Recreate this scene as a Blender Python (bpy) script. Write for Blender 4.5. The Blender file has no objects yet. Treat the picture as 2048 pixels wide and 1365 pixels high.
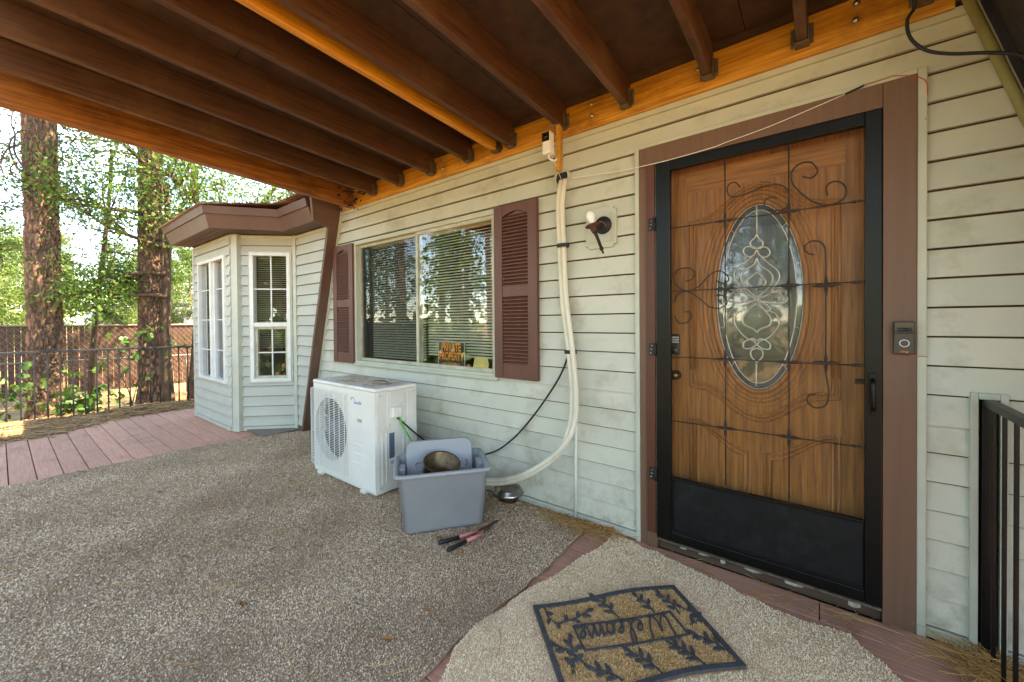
import bpy, math, random
import numpy as np
from mathutils import Matrix, Vector, Quaternion

random.seed(7); rng = np.random.default_rng(7)
scene = bpy.context.scene
col = scene.collection

# ------------------------------------------------------------------ camera
FPX, CX, CY = 802.656, 1024.0, 652.895            # focal length and principal point in photo pixels
YAW, PITCH, ROLL = [math.radians(a) for a in (37.98837, -0.61177, -0.46141)]
CAM = np.array([0.0, -2.27, 1.2634])
def cam_axes():
    c, s = math.cos(YAW), math.sin(YAW)
    f = np.array([-s*math.cos(PITCH), c*math.cos(PITCH), math.sin(PITCH)])
    r = np.array([c, s, 0.0]); u = np.cross(r, f)
    return np.stack([r*math.cos(ROLL)+u*math.sin(ROLL), -r*math.sin(ROLL)+u*math.cos(ROLL), f])
AX = cam_axes()
def ray(x, y): return np.array([(x-CX)/FPX, -(y-CY)/FPX, 1.0]) @ AX
def onY(x, y, Y=0.0): d = ray(x, y); return CAM + (Y-CAM[1])/d[1]*d
def onZ(x, y, Z=0.0): d = ray(x, y); return CAM + (Z-CAM[2])/d[2]*d
def onX(x, y, X): d = ray(x, y); return CAM + X/d[0]*d

cd = bpy.data.cameras.new('camera'); cam = bpy.data.objects.new('camera', cd); col.objects.link(cam)
cd.sensor_width = 36.0; cd.lens = FPX/2048*36.0
cd.shift_y = -(682.5-CY)/2048
cd.clip_start = 0.02; cd.clip_end = 2000
m = Matrix.Identity(4)
for i in range(3):
    m[i][0] = AX[0][i]; m[i][1] = AX[1][i]; m[i][2] = -AX[2][i]; m[i][3] = CAM[i]
cam.matrix_world = m
scene.camera = cam

# ------------------------------------------------------------------ sky, sun, exposure
SUN_EL = math.radians(56); SUN_DIR = Vector((0.72, 0.69, 0)).normalized()     # towards the sun (behind the house)
w = bpy.data.worlds.new('World'); scene.world = w; w.use_nodes = True
nt = w.node_tree; N = nt.nodes; L = nt.links
bg = N['Background']; bg.inputs['Strength'].default_value = 0.14
sky = N.new('ShaderNodeTexSky'); sky.sky_type = 'NISHITA'; sky.sun_disc = False
sky.sun_elevation = SUN_EL; sky.sun_rotation = math.atan2(SUN_DIR.x, SUN_DIR.y)
sky.air_density = 1.0; sky.dust_density = 0.1; sky.ozone_density = 2.5; sky.altitude = 2100
tc = N.new('ShaderNodeTexCoord'); mp = N.new('ShaderNodeMapping'); mp.inputs['Scale'].default_value = (1.6, 1.6, 4.5)
nz = N.new('ShaderNodeTexNoise'); nz.inputs['Scale'].default_value = 2.2; nz.inputs['Detail'].default_value = 7; nz.inputs['Roughness'].default_value = .58
rp = N.new('ShaderNodeValToRGB'); rp.color_ramp.elements[0].position = .52; rp.color_ramp.elements[1].position = .74
mx = N.new('ShaderNodeMix'); mx.data_type = 'RGBA'; mx.inputs[7].default_value = (2.6, 2.7, 2.85, 1)
L.new(tc.outputs['Generated'], mp.inputs['Vector']); L.new(mp.outputs[0], nz.inputs['Vector']); L.new(nz.outputs[0], rp.inputs[0])
L.new(rp.outputs[0], mx.inputs[0]); L.new(sky.outputs[0], mx.inputs[6]); L.new(mx.outputs[2], bg.inputs['Color'])

sd = bpy.data.lights.new('sun', 'SUN'); sd.energy = 3.0; sd.angle = math.radians(.55); sd.color = (1.0, .95, .87)
sun = bpy.data.objects.new('sun', sd); col.objects.link(sun)
sv = (SUN_DIR*math.cos(SUN_EL) + Vector((0, 0, math.sin(SUN_EL))))
sun.rotation_euler = sv.to_track_quat('Z', 'Y').to_euler()
sun.location = (0, 0, 30)
scene.view_settings.view_transform = 'Standard'; scene.view_settings.look = 'None'
scene.view_settings.gamma = 1.0; scene.view_settings.use_curve_mapping = False
scene.view_settings.exposure = 3.55
scene.view_settings.use_white_balance = True; scene.view_settings.white_balance_temperature = 9000; scene.view_settings.white_balance_tint = 10
scene.render.engine = 'CYCLES'
scene.cycles.use_denoising = True
scene.cycles.max_bounces = 9; scene.cycles.diffuse_bounces = 5; scene.cycles.glossy_bounces = 4
scene.cycles.transparent_max_bounces = 24; scene.cycles.transmission_bounces = 6
scene.cycles.caustics_reflective = False; scene.cycles.caustics_refractive = False

# ------------------------------------------------------------------ materials
def srgb(r, g, b):
    f = lambda c: (c/255/12.92 if c/255 <= .04045 else ((c/255+.055)/1.055)**2.4)
    return (f(r), f(g), f(b))
MATS = {}
def mat(name, c, c2=None, rough=.6, metal=0.0, vscale=6.0, aniso=(1, 1, 1), detail=6, lo=.35, hi=.68, bump=0.0, bscale=60.0,
        rnd=0.0, stain=None, stain_scale=3.0, stain_lo=.55, stain_hi=.75, spec=.5, attr=None, fine=None, splash=None):
    M = bpy.data.materials.new(name); M.use_nodes = True; MATS[name] = M
    nt = M.node_tree; N = nt.nodes; L = nt.links; b = N['Principled BSDF']
    b.inputs['Roughness'].default_value = rough; b.inputs['Metallic'].default_value = metal
    b.inputs['Specular IOR Level'].default_value = spec
    geo = N.new('ShaderNodeNewGeometry')
    mp = N.new('ShaderNodeMapping'); mp.inputs['Scale'].default_value = aniso
    L.new(geo.outputs['Position'], mp.inputs['Vector'])
    vec = mp.outputs[0]
    if rnd:
        oi = N.new('ShaderNodeObjectInfo'); ad = N.new('ShaderNodeVectorMath'); ad.operation = 'ADD'
        sc = N.new('ShaderNodeVectorMath'); sc.operation = 'SCALE'; sc.inputs['Scale'].default_value = 1.0
        cb = N.new('ShaderNodeCombineXYZ'); mu = N.new('ShaderNodeMath'); mu.operation = 'MULTIPLY'; mu.inputs[1].default_value = 37.0
        L.new(oi.outputs['Random'], mu.inputs[0])
        for k in range(3): L.new(mu.outputs[0], cb.inputs[k])
        L.new(mp.outputs[0], ad.inputs[0]); L.new(cb.outputs[0], ad.inputs[1]); vec = ad.outputs[0]
    nz = N.new('ShaderNodeTexNoise'); nz.inputs['Scale'].default_value = vscale; nz.inputs['Detail'].default_value = detail; nz.inputs['Roughness'].default_value = .6
    L.new(vec, nz.inputs['Vector'])
    fac = nz.outputs[0]
    if attr:
        at = N.new('ShaderNodeAttribute'); at.attribute_name = attr; fac = at.outputs['Fac']; lo, hi = 0.0, 1.0
    rp = N.new('ShaderNodeMapRange'); rp.inputs[1].default_value = lo; rp.inputs[2].default_value = hi
    L.new(fac, rp.inputs[0])
    mx = N.new('ShaderNodeMix'); mx.data_type = 'RGBA'
    c2 = c2 or tuple(v*.8 for v in c)
    mx.inputs[6].default_value = (*c, 1); mx.inputs[7].default_value = (*c2, 1)
    L.new(rp.outputs[0], mx.inputs[0]); out = mx.outputs[2]
    if fine:                                            # second, finer colour speckle
        n3 = N.new('ShaderNodeTexNoise'); n3.inputs['Scale'].default_value = fine[1]; n3.inputs['Detail'].default_value = 3
        L.new(vec, n3.inputs['Vector']); r3 = N.new('ShaderNodeMapRange'); r3.inputs[1].default_value = fine[2]; r3.inputs[2].default_value = fine[3]
        L.new(n3.outputs[0], r3.inputs[0]); m3 = N.new('ShaderNodeMix'); m3.data_type = 'RGBA'
        L.new(r3.outputs[0], m3.inputs[0]); L.new(out, m3.inputs[6]); m3.inputs[7].default_value = (*fine[0], 1); out = m3.outputs[2]
    if stain:
        n2 = N.new('ShaderNodeTexNoise'); n2.inputs['Scale'].default_value = stain_scale; n2.inputs['Detail'].default_value = 8; n2.inputs['Roughness'].default_value = .68
        L.new(geo.outputs['Position'], n2.inputs['Vector'])
        r2 = N.new('ShaderNodeMapRange'); r2.inputs[1].default_value = stain_lo; r2.inputs[2].default_value = stain_hi; r2.inputs[4].default_value = .75
        L.new(n2.outputs[0], r2.inputs[0])
        m2 = N.new('ShaderNodeMix'); m2.data_type = 'RGBA'; m2.inputs[7].default_value = (*stain, 1)
        L.new(r2.outputs[0], m2.inputs[0]); L.new(out, m2.inputs[6]); out = m2.outputs[2]
    if splash:
        sx = N.new('ShaderNodeSeparateXYZ'); L.new(geo.outputs['Position'], sx.inputs[0])
        hz = N.new('ShaderNodeMapRange'); hz.inputs[1].default_value = .02; hz.inputs[2].default_value = .55; hz.inputs[3].default_value = .62; hz.inputs[4].default_value = 0.0; L.new(sx.outputs[2], hz.inputs[0])
        n5 = N.new('ShaderNodeTexNoise'); n5.inputs['Scale'].default_value = 9; n5.inputs['Detail'].default_value = 9; n5.inputs['Roughness'].default_value = .75; L.new(geo.outputs['Position'], n5.inputs['Vector'])
        r5 = N.new('ShaderNodeMapRange'); r5.inputs[1].default_value = .48; r5.inputs[2].default_value = .66; L.new(n5.outputs[0], r5.inputs[0])
        m5 = N.new('ShaderNodeMath'); m5.operation = 'MULTIPLY'; L.new(r5.outputs[0], m5.inputs[0]); L.new(hz.outputs[0], m5.inputs[1])
        x5 = N.new('ShaderNodeMix'); x5.data_type = 'RGBA'; L.new(m5.outputs[0], x5.inputs[0]); L.new(out, x5.inputs[6]); x5.inputs[7].default_value = (*splash, 1); out = x5.outputs[2]
    if rnd:
        hs = N.new('ShaderNodeHueSaturation'); mr = N.new('ShaderNodeMapRange'); mr.inputs[3].default_value = 1-rnd; mr.inputs[4].default_value = 1+rnd
        L.new(oi.outputs['Random'], mr.inputs[0]); L.new(mr.outputs[0], hs.inputs['Value']); L.new(out, hs.inputs['Color']); out = hs.outputs[0]
    L.new(out, b.inputs['Base Color'])
    if bump:
        n4 = N.new('ShaderNodeTexNoise'); n4.inputs['Scale'].default_value = bscale; n4.inputs['Detail'].default_value = 5
        L.new(vec, n4.inputs['Vector']); bp = N.new('ShaderNodeBump'); bp.inputs['Strength'].default_value = bump; bp.inputs['Distance'].default_value = .004
        L.new(n4.outputs[0], bp.inputs['Height']); L.new(bp.outputs[0], b.inputs['Normal'])
    return M
GX, GY, GZ = (.05, 1, 1), (1, .05, 1), (1, 1, .05)      # wood grain directions
mat('siding', srgb(200, 199, 184), srgb(189, 190, 175), rough=.55, vscale=3, stain=srgb(136, 118, 84), stain_scale=3.4, stain_lo=.53, stain_hi=.82, splash=srgb(132, 112, 84), bump=.05, bscale=90, rnd=.02)
mat('siding_trim', srgb(192, 193, 178), srgb(178, 180, 164), rough=.5, vscale=5, stain=srgb(128, 116, 90), stain_scale=6, stain_lo=.62, stain_hi=.9)
mat('bay_siding', srgb(188, 189, 177), srgb(178, 180, 168), rough=.55, vscale=3, stain=srgb(140, 136, 116), stain_scale=2.5, stain_lo=.62, stain_hi=.9, bump=.05, bscale=90, rnd=.02)
mat('white_vinyl', srgb(226, 226, 220), srgb(214, 213, 206), rough=.4, vscale=9)
mat('alu_frame', srgb(196, 192, 172), srgb(164, 158, 136), rough=.45, vscale=14)
mat('brown_paint', srgb(116, 84, 66), srgb(106, 76, 60), rough=.55, vscale=40, aniso=(1, 1, .04), bump=.12, bscale=90, stain=srgb(88, 66, 54), stain_scale=5, stain_lo=.6, stain_hi=.85)
mat('brown_fascia', srgb(104, 74, 60), srgb(94, 66, 54), rough=.5, vscale=6, stain=srgb(80, 58, 48), stain_scale=4)
mat('red_jamb', srgb(96, 50, 34), srgb(80, 42, 30), rough=.5, vscale=30, aniso=(1, 1, .06))
mat('shutter', srgb(104, 63, 50), srgb(90, 54, 43), rough=.5, vscale=30, aniso=(1, 1, .1), bump=.1, bscale=80)
mat('black_paint', srgb(12, 11, 12), srgb(7, 7, 8), rough=.36, spec=.3, vscale=14, stain=srgb(30, 28, 28), stain_scale=9, stain_lo=.58, stain_hi=.85, bump=.12, bscale=70)
mat('kick_panel', srgb(19, 20, 23), srgb(12, 13, 15), rough=.5, spec=.3, vscale=22, stain=srgb(36, 38, 42), stain_scale=13, stain_lo=.5, stain_hi=.75, bump=.3, bscale=320)
mat('iron', srgb(44, 34, 26), srgb(34, 27, 22), rough=.6, vscale=30)
mat('oak_v', srgb(186, 122, 60), srgb(138, 86, 40), rough=.45, vscale=95, aniso=(1, 1, .045), lo=.36, hi=.64, bump=.2, bscale=60, fine=(srgb(120, 80, 44), 26, .58, .85))
mat('oak_h', srgb(186, 122, 60), srgb(138, 86, 40), rough=.45, vscale=95, aniso=(.045, 1, 1), lo=.36, hi=.64, bump=.2, bscale=60, fine=(srgb(120, 80, 44), 26, .58, .85))
mat('orange_wood_x', srgb(226, 164, 72), srgb(164, 104, 40), rough=.5, vscale=80, aniso=(.05, 1, 1), lo=.3, hi=.7, bump=.2, bscale=40, stain=srgb(110, 60, 22), stain_scale=3.4, stain_lo=.52, stain_hi=.75)
mat('rim_wood', srgb(182, 118, 58), srgb(104, 60, 28), rough=.5, vscale=70, aniso=(1, .05, 1), lo=.3, hi=.7, bump=.2, bscale=40, stain=srgb(74, 42, 20), stain_scale=2.6, stain_lo=.5, stain_hi=.72)
mat('orange_wood_y', srgb(232, 168, 68), srgb(180, 116, 40), rough=.5, vscale=80, aniso=(1, .05, 1), lo=.3, hi=.7, bump=.2, bscale=40, stain=srgb(110, 56, 18), stain_scale=3.2, stain_lo=.6, stain_hi=.78)
mat('joist_paint', srgb(98, 63, 42), srgb(58, 36, 24), rough=.6, vscale=75, aniso=(1, .04, 1), lo=.3, hi=.7, bump=.25, bscale=40, rnd=.2, stain=srgb(120, 92, 66), stain_scale=2.2, stain_lo=.5, stain_hi=.8)
mat('plywood', srgb(80, 56, 39), srgb(60, 40, 28), rough=.7, vscale=14, aniso=(1, 1, 1), bump=.15, bscale=50, rnd=.06, stain=srgb(96, 70, 48), stain_scale=4, stain_lo=.5, stain_hi=.75)
mat('deck_board', srgb(204, 152, 128), srgb(172, 120, 98), rough=.8, vscale=80, aniso=(.05, 1, 1), lo=.25, hi=.75, bump=.35, bscale=40, rnd=.10, stain=srgb(112, 88, 78), stain_scale=3.4, stain_lo=.52, stain_hi=.8)
mat('galv', srgb(130, 124, 112), srgb(92, 78, 66), rough=.5, metal=.6, vscale=40)
mat('bolt', srgb(200, 196, 186), srgb(150, 140, 124), rough=.3, metal=.9, vscale=80)
mat('ac_white', srgb(232, 231, 224), srgb(224, 222, 213), rough=.42, vscale=4, stain=srgb(186, 178, 160), stain_scale=6, stain_lo=.64, stain_hi=.9)
mat('ac_grey', srgb(222, 221, 213), srgb(210, 208, 199), rough=.45, vscale=5)
mat('dark_cavity', srgb(36, 34, 38), srgb(26, 25, 28), rough=.7)
mat('fan_blade', srgb(74, 76, 92), srgb(62, 64, 78), rough=.5)
mat('tote', srgb(146, 149, 153), srgb(135, 139, 144), rough=.42, vscale=3, stain=srgb(120, 126, 138), stain_scale=8, stain_lo=.6, stain_hi=.85)
mat('steel', srgb(178, 176, 170), srgb(140, 136, 128), rough=.28, metal=1.0, vscale=20, stain=srgb(96, 84, 70), stain_scale=12, stain_lo=.55, stain_hi=.8)
mat('pot_brown', srgb(110, 92, 66), srgb(78, 62, 44), rough=.4, metal=.7, vscale=24)
mat('pipe_wrap', srgb(226, 220, 202), srgb(210, 202, 182), rough=.6, vscale=12, aniso=(1, 1, .3))
mat('pvc', srgb(236, 236, 232), srgb(226, 225, 220), rough=.35)
mat('rubber', srgb(28, 28, 30), srgb(20, 20, 22), rough=.6)
mat('mat_rubber', srgb(74, 73, 75), srgb(52, 52, 55), rough=.75, vscale=40, bump=.3, bscale=150)
mat('pink_grip', srgb(206, 122, 118), srgb(190, 106, 102), rough=.55)
mat('rust', srgb(88, 54, 38), srgb(58, 36, 28), rough=.75, vscale=40)
mat('green_wire', srgb(62, 178, 60), rough=.45)
mat('bulb', srgb(244, 244, 240), srgb(240, 240, 236), rough=.25)
mat('brass', srgb(150, 112, 60), srgb(110, 82, 46), rough=.3, metal=.9)
mat('came', srgb(236, 232, 222), srgb(206, 200, 188), rough=.3, metal=.35, vscale=30)
mat('sign_black', srgb(22, 22, 22), rough=.4)
mat('sign_orange', srgb(255, 140, 30), rough=.5)
mat('note_yellow', srgb(226, 204, 126), rough=.7)
mat('label_blue', srgb(92, 108, 132), srgb(70, 84, 108), rough=.5, vscale=260, aniso=(1, .12, 1))
mat('label_white', srgb(236, 236, 236), rough=.5)
mat('logo_blue', srgb(44, 120, 190), rough=.5)
mat('logo_orange', srgb(240, 160, 50), rough=.5)
mat('bell_body', srgb(62, 54, 50), rough=.4)
mat('bell_gloss', srgb(20, 18, 20), rough=.12)
mat('cam_black', srgb(40, 32, 32), rough=.1)
mat('wall_inside', srgb(120, 110, 96), rough=.9)
mat('blind', srgb(232, 224, 204), srgb(218, 209, 188), rough=.5)
mat('copper_wire', srgb(214, 150, 110), rough=.4)
mat('red_wire', srgb(206, 60, 46), rough=.5)
mat('conduit', srgb(150, 142, 96), srgb(128, 120, 82), rough=.45, vscale=10)
mat('dark_roof', srgb(58, 46, 38), srgb(44, 36, 30), rough=.8, vscale=14)
mat('metal_roof', srgb(132, 98, 80), srgb(112, 80, 64), rough=.45, vscale=8)
mat('soffit', srgb(92, 66, 54), srgb(80, 58, 48), rough=.6)
mat('needle', srgb(196, 150, 82), srgb(150, 104, 56), rough=.7, attr='rnd')
mat('needle_dark', srgb(190, 148, 98), srgb(70, 48, 34), rough=.8, attr='rnd')
mat('dry_leaf', srgb(172, 116, 62), srgb(128, 82, 44), rough=.75, attr='rnd')
mat('rug_pile', srgb(236, 212, 182), srgb(152, 124, 99), rough=.95, attr='rnd', spec=.1)
mat('rug_backing', srgb(160, 136, 110), srgb(130, 108, 86), rough=.95, vscale=60)
mat('pale_pile', srgb(250, 230, 200), srgb(220, 194, 160), rough=.95, attr='rnd', spec=.1, stain=srgb(120, 96, 76), stain_scale=2.4, stain_lo=.6, stain_hi=.8)
mat('pale_backing', srgb(220, 196, 164), srgb(200, 174, 142), rough=.95, vscale=60)
mat('coir', srgb(250, 214, 158), srgb(176, 132, 84), rough=.95, attr='rnd', spec=.1)
mat('coir_base', srgb(176, 130, 74), srgb(140, 100, 56), rough=.95, vscale=80)
mat('bark', srgb(150, 112, 86), srgb(52, 41, 35), rough=.9, attr='rnd', fine=(srgb(104, 80, 62), 18, .5, .75), bump=.5, bscale=50)
mat('oak_bark', srgb(112, 88, 66), srgb(62, 48, 38), rough=.9, vscale=24, aniso=(1, 1, .25), bump=.6, bscale=60)
mat('twig', srgb(92, 72, 62), srgb(64, 50, 44), rough=.9, vscale=20)
mat('straw_ground', srgb(176, 140, 92), srgb(122, 92, 58), rough=.95, vscale=9, lo=.3, hi=.7, bump=.6, bscale=40, fine=(srgb(120, 88, 56), 45, .55, .75))
mat('fence_slat', srgb(82, 54, 41), srgb(70, 45, 35), rough=.6, vscale=8, rnd=.08)
mat('chain_wire', srgb(150, 134, 118), srgb(120, 100, 86), rough=.45, metal=.5, vscale=20)
mat('rail_black', srgb(26, 25, 26), srgb(18, 18, 19), rough=.45)
mat('rv_grey', srgb(128, 130, 134), srgb(116, 118, 122), rough=.4)
mat('rv_black', srgb(38, 38, 42), rough=.3)
mat('stone', srgb(150, 140, 118), srgb(104, 96, 82), rough=.9, vscale=30)
mat('paint_flake', srgb(196, 196, 186), srgb(120, 110, 96), rough=.7, vscale=30)
mat('threshold_wood', srgb(84, 64, 48), srgb(56, 42, 34), rough=.85, vscale=30, aniso=(.06, 1, 1))

def leaf_mat(name, c, c2, transl=.45):
    M = bpy.data.materials.new(name); M.use_nodes = True; MATS[name] = M
    nt = M.node_tree; N = nt.nodes; L = nt.links; b = N['Principled BSDF']; out = N['Material Output']
    b.inputs['Roughness'].default_value = .5
    at = N.new('ShaderNodeAttribute'); at.attribute_name = 'rnd'
    mx = N.new('ShaderNodeMix'); mx.data_type = 'RGBA'; mx.inputs[6].default_value = (*c, 1); mx.inputs[7].default_value = (*c2, 1)
    L.new(at.outputs['Fac'], mx.inputs[0]); L.new(mx.outputs[2], b.inputs['Base Color'])
    tr = N.new('ShaderNodeBsdfTranslucent'); L.new(mx.outputs[2], tr.inputs['Color'])
    ms = N.new('ShaderNodeMixShader'); ms.inputs[0].default_value = transl
    L.new(b.outputs[0], ms.inputs[1]); L.new(tr.outputs[0], ms.inputs[2]); L.new(ms.outputs[0], out.inputs[0])
leaf_mat('oak_leaf', (.05, .13, .018), (.15, .25, .04), .45)
leaf_mat('pine_leaf', (.07, .14, .028), (.20, .27, .06), .4)
leaf_mat('bush_leaf', (.035, .10, .015), (.10, .20, .035), .45)

def glass_mat(name, tint, mirror, rough=.02, dark=0.0):
    """clear pane: part mirror, part see-through"""
    M = bpy.data.materials.new(name); M.use_nodes = True; MATS[name] = M
    nt = M.node_tree; N = nt.nodes; L = nt.links; out = N['Material Output']; N.remove(N['Principled BSDF'])
    t = N.new('ShaderNodeBsdfTransparent'); t.inputs[0].default_value = (*tint, 1)
    g = N.new('ShaderNodeBsdfGlossy'); g.inputs['Roughness'].default_value = rough
    # mirror share of a thin pane from either side: .04 + .96 (1-|cos|)^5
    ge = N.new('ShaderNodeNewGeometry'); dt = N.new('ShaderNodeVectorMath'); dt.operation = 'DOT_PRODUCT'
    L.new(ge.outputs['Normal'], dt.inputs[0]); L.new(ge.outputs['Incoming'], dt.inputs[1])
    def mth(op, a, v=None, c=None):
        k = N.new('ShaderNodeMath'); k.operation = op
        if isinstance(a, float): k.inputs[0].default_value = a
        else: L.new(a, k.inputs[0])
        if v is not None:
            if isinstance(v, float): k.inputs[1].default_value = v
            else: L.new(v, k.inputs[1])
        return k.outputs[0]
    fz = mth('MULTIPLY', mth('POWER', mth('SUBTRACT', 1.0, mth('ABSOLUTE', dt.outputs['Value'])), 5.0), .96)
    class _o: outputs = [mth('ADD', fz, .04)]
    fr = _o
    ad = N.new('ShaderNodeMath'); ad.operation = 'ADD'; ad.inputs[1].default_value = mirror; ad.use_clamp = True
    ms = N.new('ShaderNodeMixShader')
    L.new(fr.outputs[0], ad.inputs[0]); L.new(ad.outputs[0], ms.inputs[0]); L.new(t.outputs[0], ms.inputs[1]); L.new(g.outputs[0], ms.inputs[2]); L.new(ms.outputs[0], out.inputs[0])
glass_mat('glass', (.95, .96, .95), .02)
glass_mat('glass_dim', (.8, .82, .8), -.01)
def mesh_mat(name, c, cover):
    M = bpy.data.materials.new(name); M.use_nodes = True; MATS[name] = M
    nt = M.node_tree; N = nt.nodes; L = nt.links; out = N['Material Output']; b = N['Principled BSDF']
    b.inputs['Base Color'].default_value = (*c, 1); b.inputs['Roughness'].default_value = .5
    t = N.new('ShaderNodeBsdfTransparent'); ms = N.new('ShaderNodeMixShader'); ms.inputs[0].default_value = cover
    L.new(t.outputs[0], ms.inputs[1]); L.new(b.outputs[0], ms.inputs[2]); L.new(ms.outputs[0], out.inputs[0])
mesh_mat('screen_mesh', (.02, .02, .022), .10)
M = bpy.data.materials.new('oval_glass'); M.use_nodes = True; MATS['oval_glass'] = M
b = M.node_tree.nodes['Principled BSDF']; b.inputs['Base Color'].default_value = (.07, .07, .066, 1); b.inputs['Roughness'].default_value = .10
b.inputs['Specular IOR Level'].default_value = 1.0; b.inputs['Coat Weight'].default_value = 1.0; b.inputs['Coat IOR'].default_value = 1.7
n_ = M.node_tree.nodes.new('ShaderNodeTexNoise'); n_.inputs['Scale'].default_value = 55
bp = M.node_tree.nodes.new('ShaderNodeBump'); bp.inputs['Strength'].default_value = .35; bp.inputs['Distance'].default_value = .003
M.node_tree.links.new(n_.outputs[0], bp.inputs['Height']); M.node_tree.links.new(bp.outputs[0], b.inputs['Normal'])
# ------------------------------------------------------------------ mesh helpers
ROOTLOC = {}
def npy(v): return np.array(v, float)
class MB:
    """collects shapes; build() links them as ONE mesh object"""
    def __init__(s): s.v = []; s.f = []; s.smooth = []; s.r = []
    def add(s, vs, fs, smooth=False, r=0.0):
        o = len(s.v); s.v += [tuple(map(float, p)) for p in vs]; s.f += [tuple(i+o for i in f) for f in fs]
        s.smooth += [smooth]*len(fs); s.r += [r]*len(fs); return s
    def box(s, a, b):
        (x0, y0, z0), (x1, y1, z1) = np.minimum(a, b), np.maximum(a, b)
        return s.add([(x0,y0,z0),(x1,y0,z0),(x1,y1,z0),(x0,y1,z0),(x0,y0,z1),(x1,y0,z1),(x1,y1,z1),(x0,y1,z1)],
                     [(0,3,2,1),(4,5,6,7),(0,1,5,4),(1,2,6,5),(2,3,7,6),(3,0,4,7)])
    def obox(s, o, ux, uy, uz, a, b):
        """box a..b in the frame o + ux,uy,uz"""
        o, ux, uy, uz = map(npy, (o, ux, uy, uz)); P = []
        for z in (a[2], b[2]):
            for x, y in ((a[0],a[1]),(b[0],a[1]),(b[0],b[1]),(a[0],b[1])): P.append(o+ux*x+uy*y+uz*z)
        return s.add(P, [(0,3,2,1),(4,5,6,7),(0,1,5,4),(1,2,6,5),(2,3,7,6),(3,0,4,7)])
    def beam(s, p0, p1, wd, ht, up=(0,0,1)):
        p0, p1 = npy(p0), npy(p1); d = p1-p0; Ln = np.linalg.norm(d); d /= Ln
        r = np.cross(d, npy(up)); r /= np.linalg.norm(r); u = np.cross(r, d)
        return s.obox(p0, d, r, u, (0,-wd/2,-ht/2), (Ln,wd/2,ht/2))
    def prism(s, poly, vec):
        """polygon extruded along vec"""
        n = len(poly); P = [npy(p) for p in poly]; Q = [p+npy(vec) for p in P]
        return s.add(P+Q, [tuple(range(n))[::-1], tuple(range(n, 2*n))]+[(i,(i+1)%n,(i+1)%n+n,i+n) for i in range(n)])
    def tube(s, path, rad, n=8, cap=True, smooth=True):
        P = [npy(p) for p in path]; k = len(P)
        R_ = [rad]*k if np.isscalar(rad) else list(rad)
        T = [(P[min(i+1,k-1)]-P[max(i-1,0)]) for i in range(k)]; T = [t/(np.linalg.norm(t)+1e-12) for t in T]
        ref = np.array([0,0,1.0]) if abs(T[0][2]) < .9 else np.array([1.0,0,0])
        r = np.cross(T[0], ref); r /= np.linalg.norm(r); vs = []
        for i in range(k):
            r = r-T[i]*np.dot(r, T[i]); r /= np.linalg.norm(r)+1e-12; u = np.cross(T[i], r)
            for j in range(n):
                a = 2*math.pi*j/n; vs.append(P[i]+(r*math.cos(a)+u*math.sin(a))*R_[i])
        fs = [(i*n+j, i*n+(j+1)%n, (i+1)*n+(j+1)%n, (i+1)*n+j) for i in range(k-1) for j in range(n)]
        if cap: fs += [tuple(range(n))[::-1], tuple(range((k-1)*n, k*n))]
        return s.add(vs, fs, smooth)
    def lathe(s, prof, o, ax=(0,0,1), n=24, smooth=True, ang=2*math.pi):
        o, ax = npy(o), npy(ax); ax /= np.linalg.norm(ax)
        ref = np.array([1.0,0,0]) if abs(ax[0]) < .9 else np.array([0,1.0,0])
        r = np.cross(ax, ref); r /= np.linalg.norm(r); u = np.cross(ax, r); vs = []
        for (rr, h) in prof:
            for j in range(n):
                a = ang*j/n; vs.append(o+ax*h+(r*math.cos(a)+u*math.sin(a))*rr)
        k = len(prof)
        return s.add(vs, [(i*n+j, i*n+(j+1)%n, (i+1)*n+(j+1)%n, (i+1)*n+j) for i in range(k-1) for j in range(n)], smooth)
    def rings(s, rs, closed=True, smooth=False, cap0=False, cap1=False):
        n = len(rs[0]); vs = [p for r_ in rs for p in r_]; k = len(rs)
        fs = [(i*n+j, i*n+(j+1)%n, (i+1)*n+(j+1)%n, (i+1)*n+j) for i in range(k-1) for j in range(n if closed else n-1)]
        if cap0: fs.append(tuple(range(n))[::-1])
        if cap1: fs.append(tuple(range((k-1)*n, k*n)))
        return s.add(vs, fs, smooth)
    def build(s, name, mt, parent=None, bevel=0.0, attr=False):
        me = bpy.data.meshes.new(name); off = ROOTLOC.get(parent.name, (0,0,0)) if parent else (0,0,0)
        vs = np.array(s.v)-np.array(off)
        me.from_pydata([tuple(p) for p in vs], [], s.f)
        me.polygons.foreach_set('use_smooth', s.smooth)
        if attr:
            at = me.attributes.new('rnd', 'FLOAT', 'FACE'); at.data.foreach_set('value', s.r)
        if isinstance(mt, str): mt = MATS[mt]
        me.materials.append(mt); me.update()
        o = bpy.data.objects.new(name, me); col.objects.link(o)
        if parent:
            o.parent = parent
            ROOTLOC[o.name] = off
        if bevel:
            bv = o.modifiers.new('bevel', 'BEVEL'); bv.width = bevel; bv.segments = 2; bv.limit_method = 'ANGLE'; bv.angle_limit = .6
        return o
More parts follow.
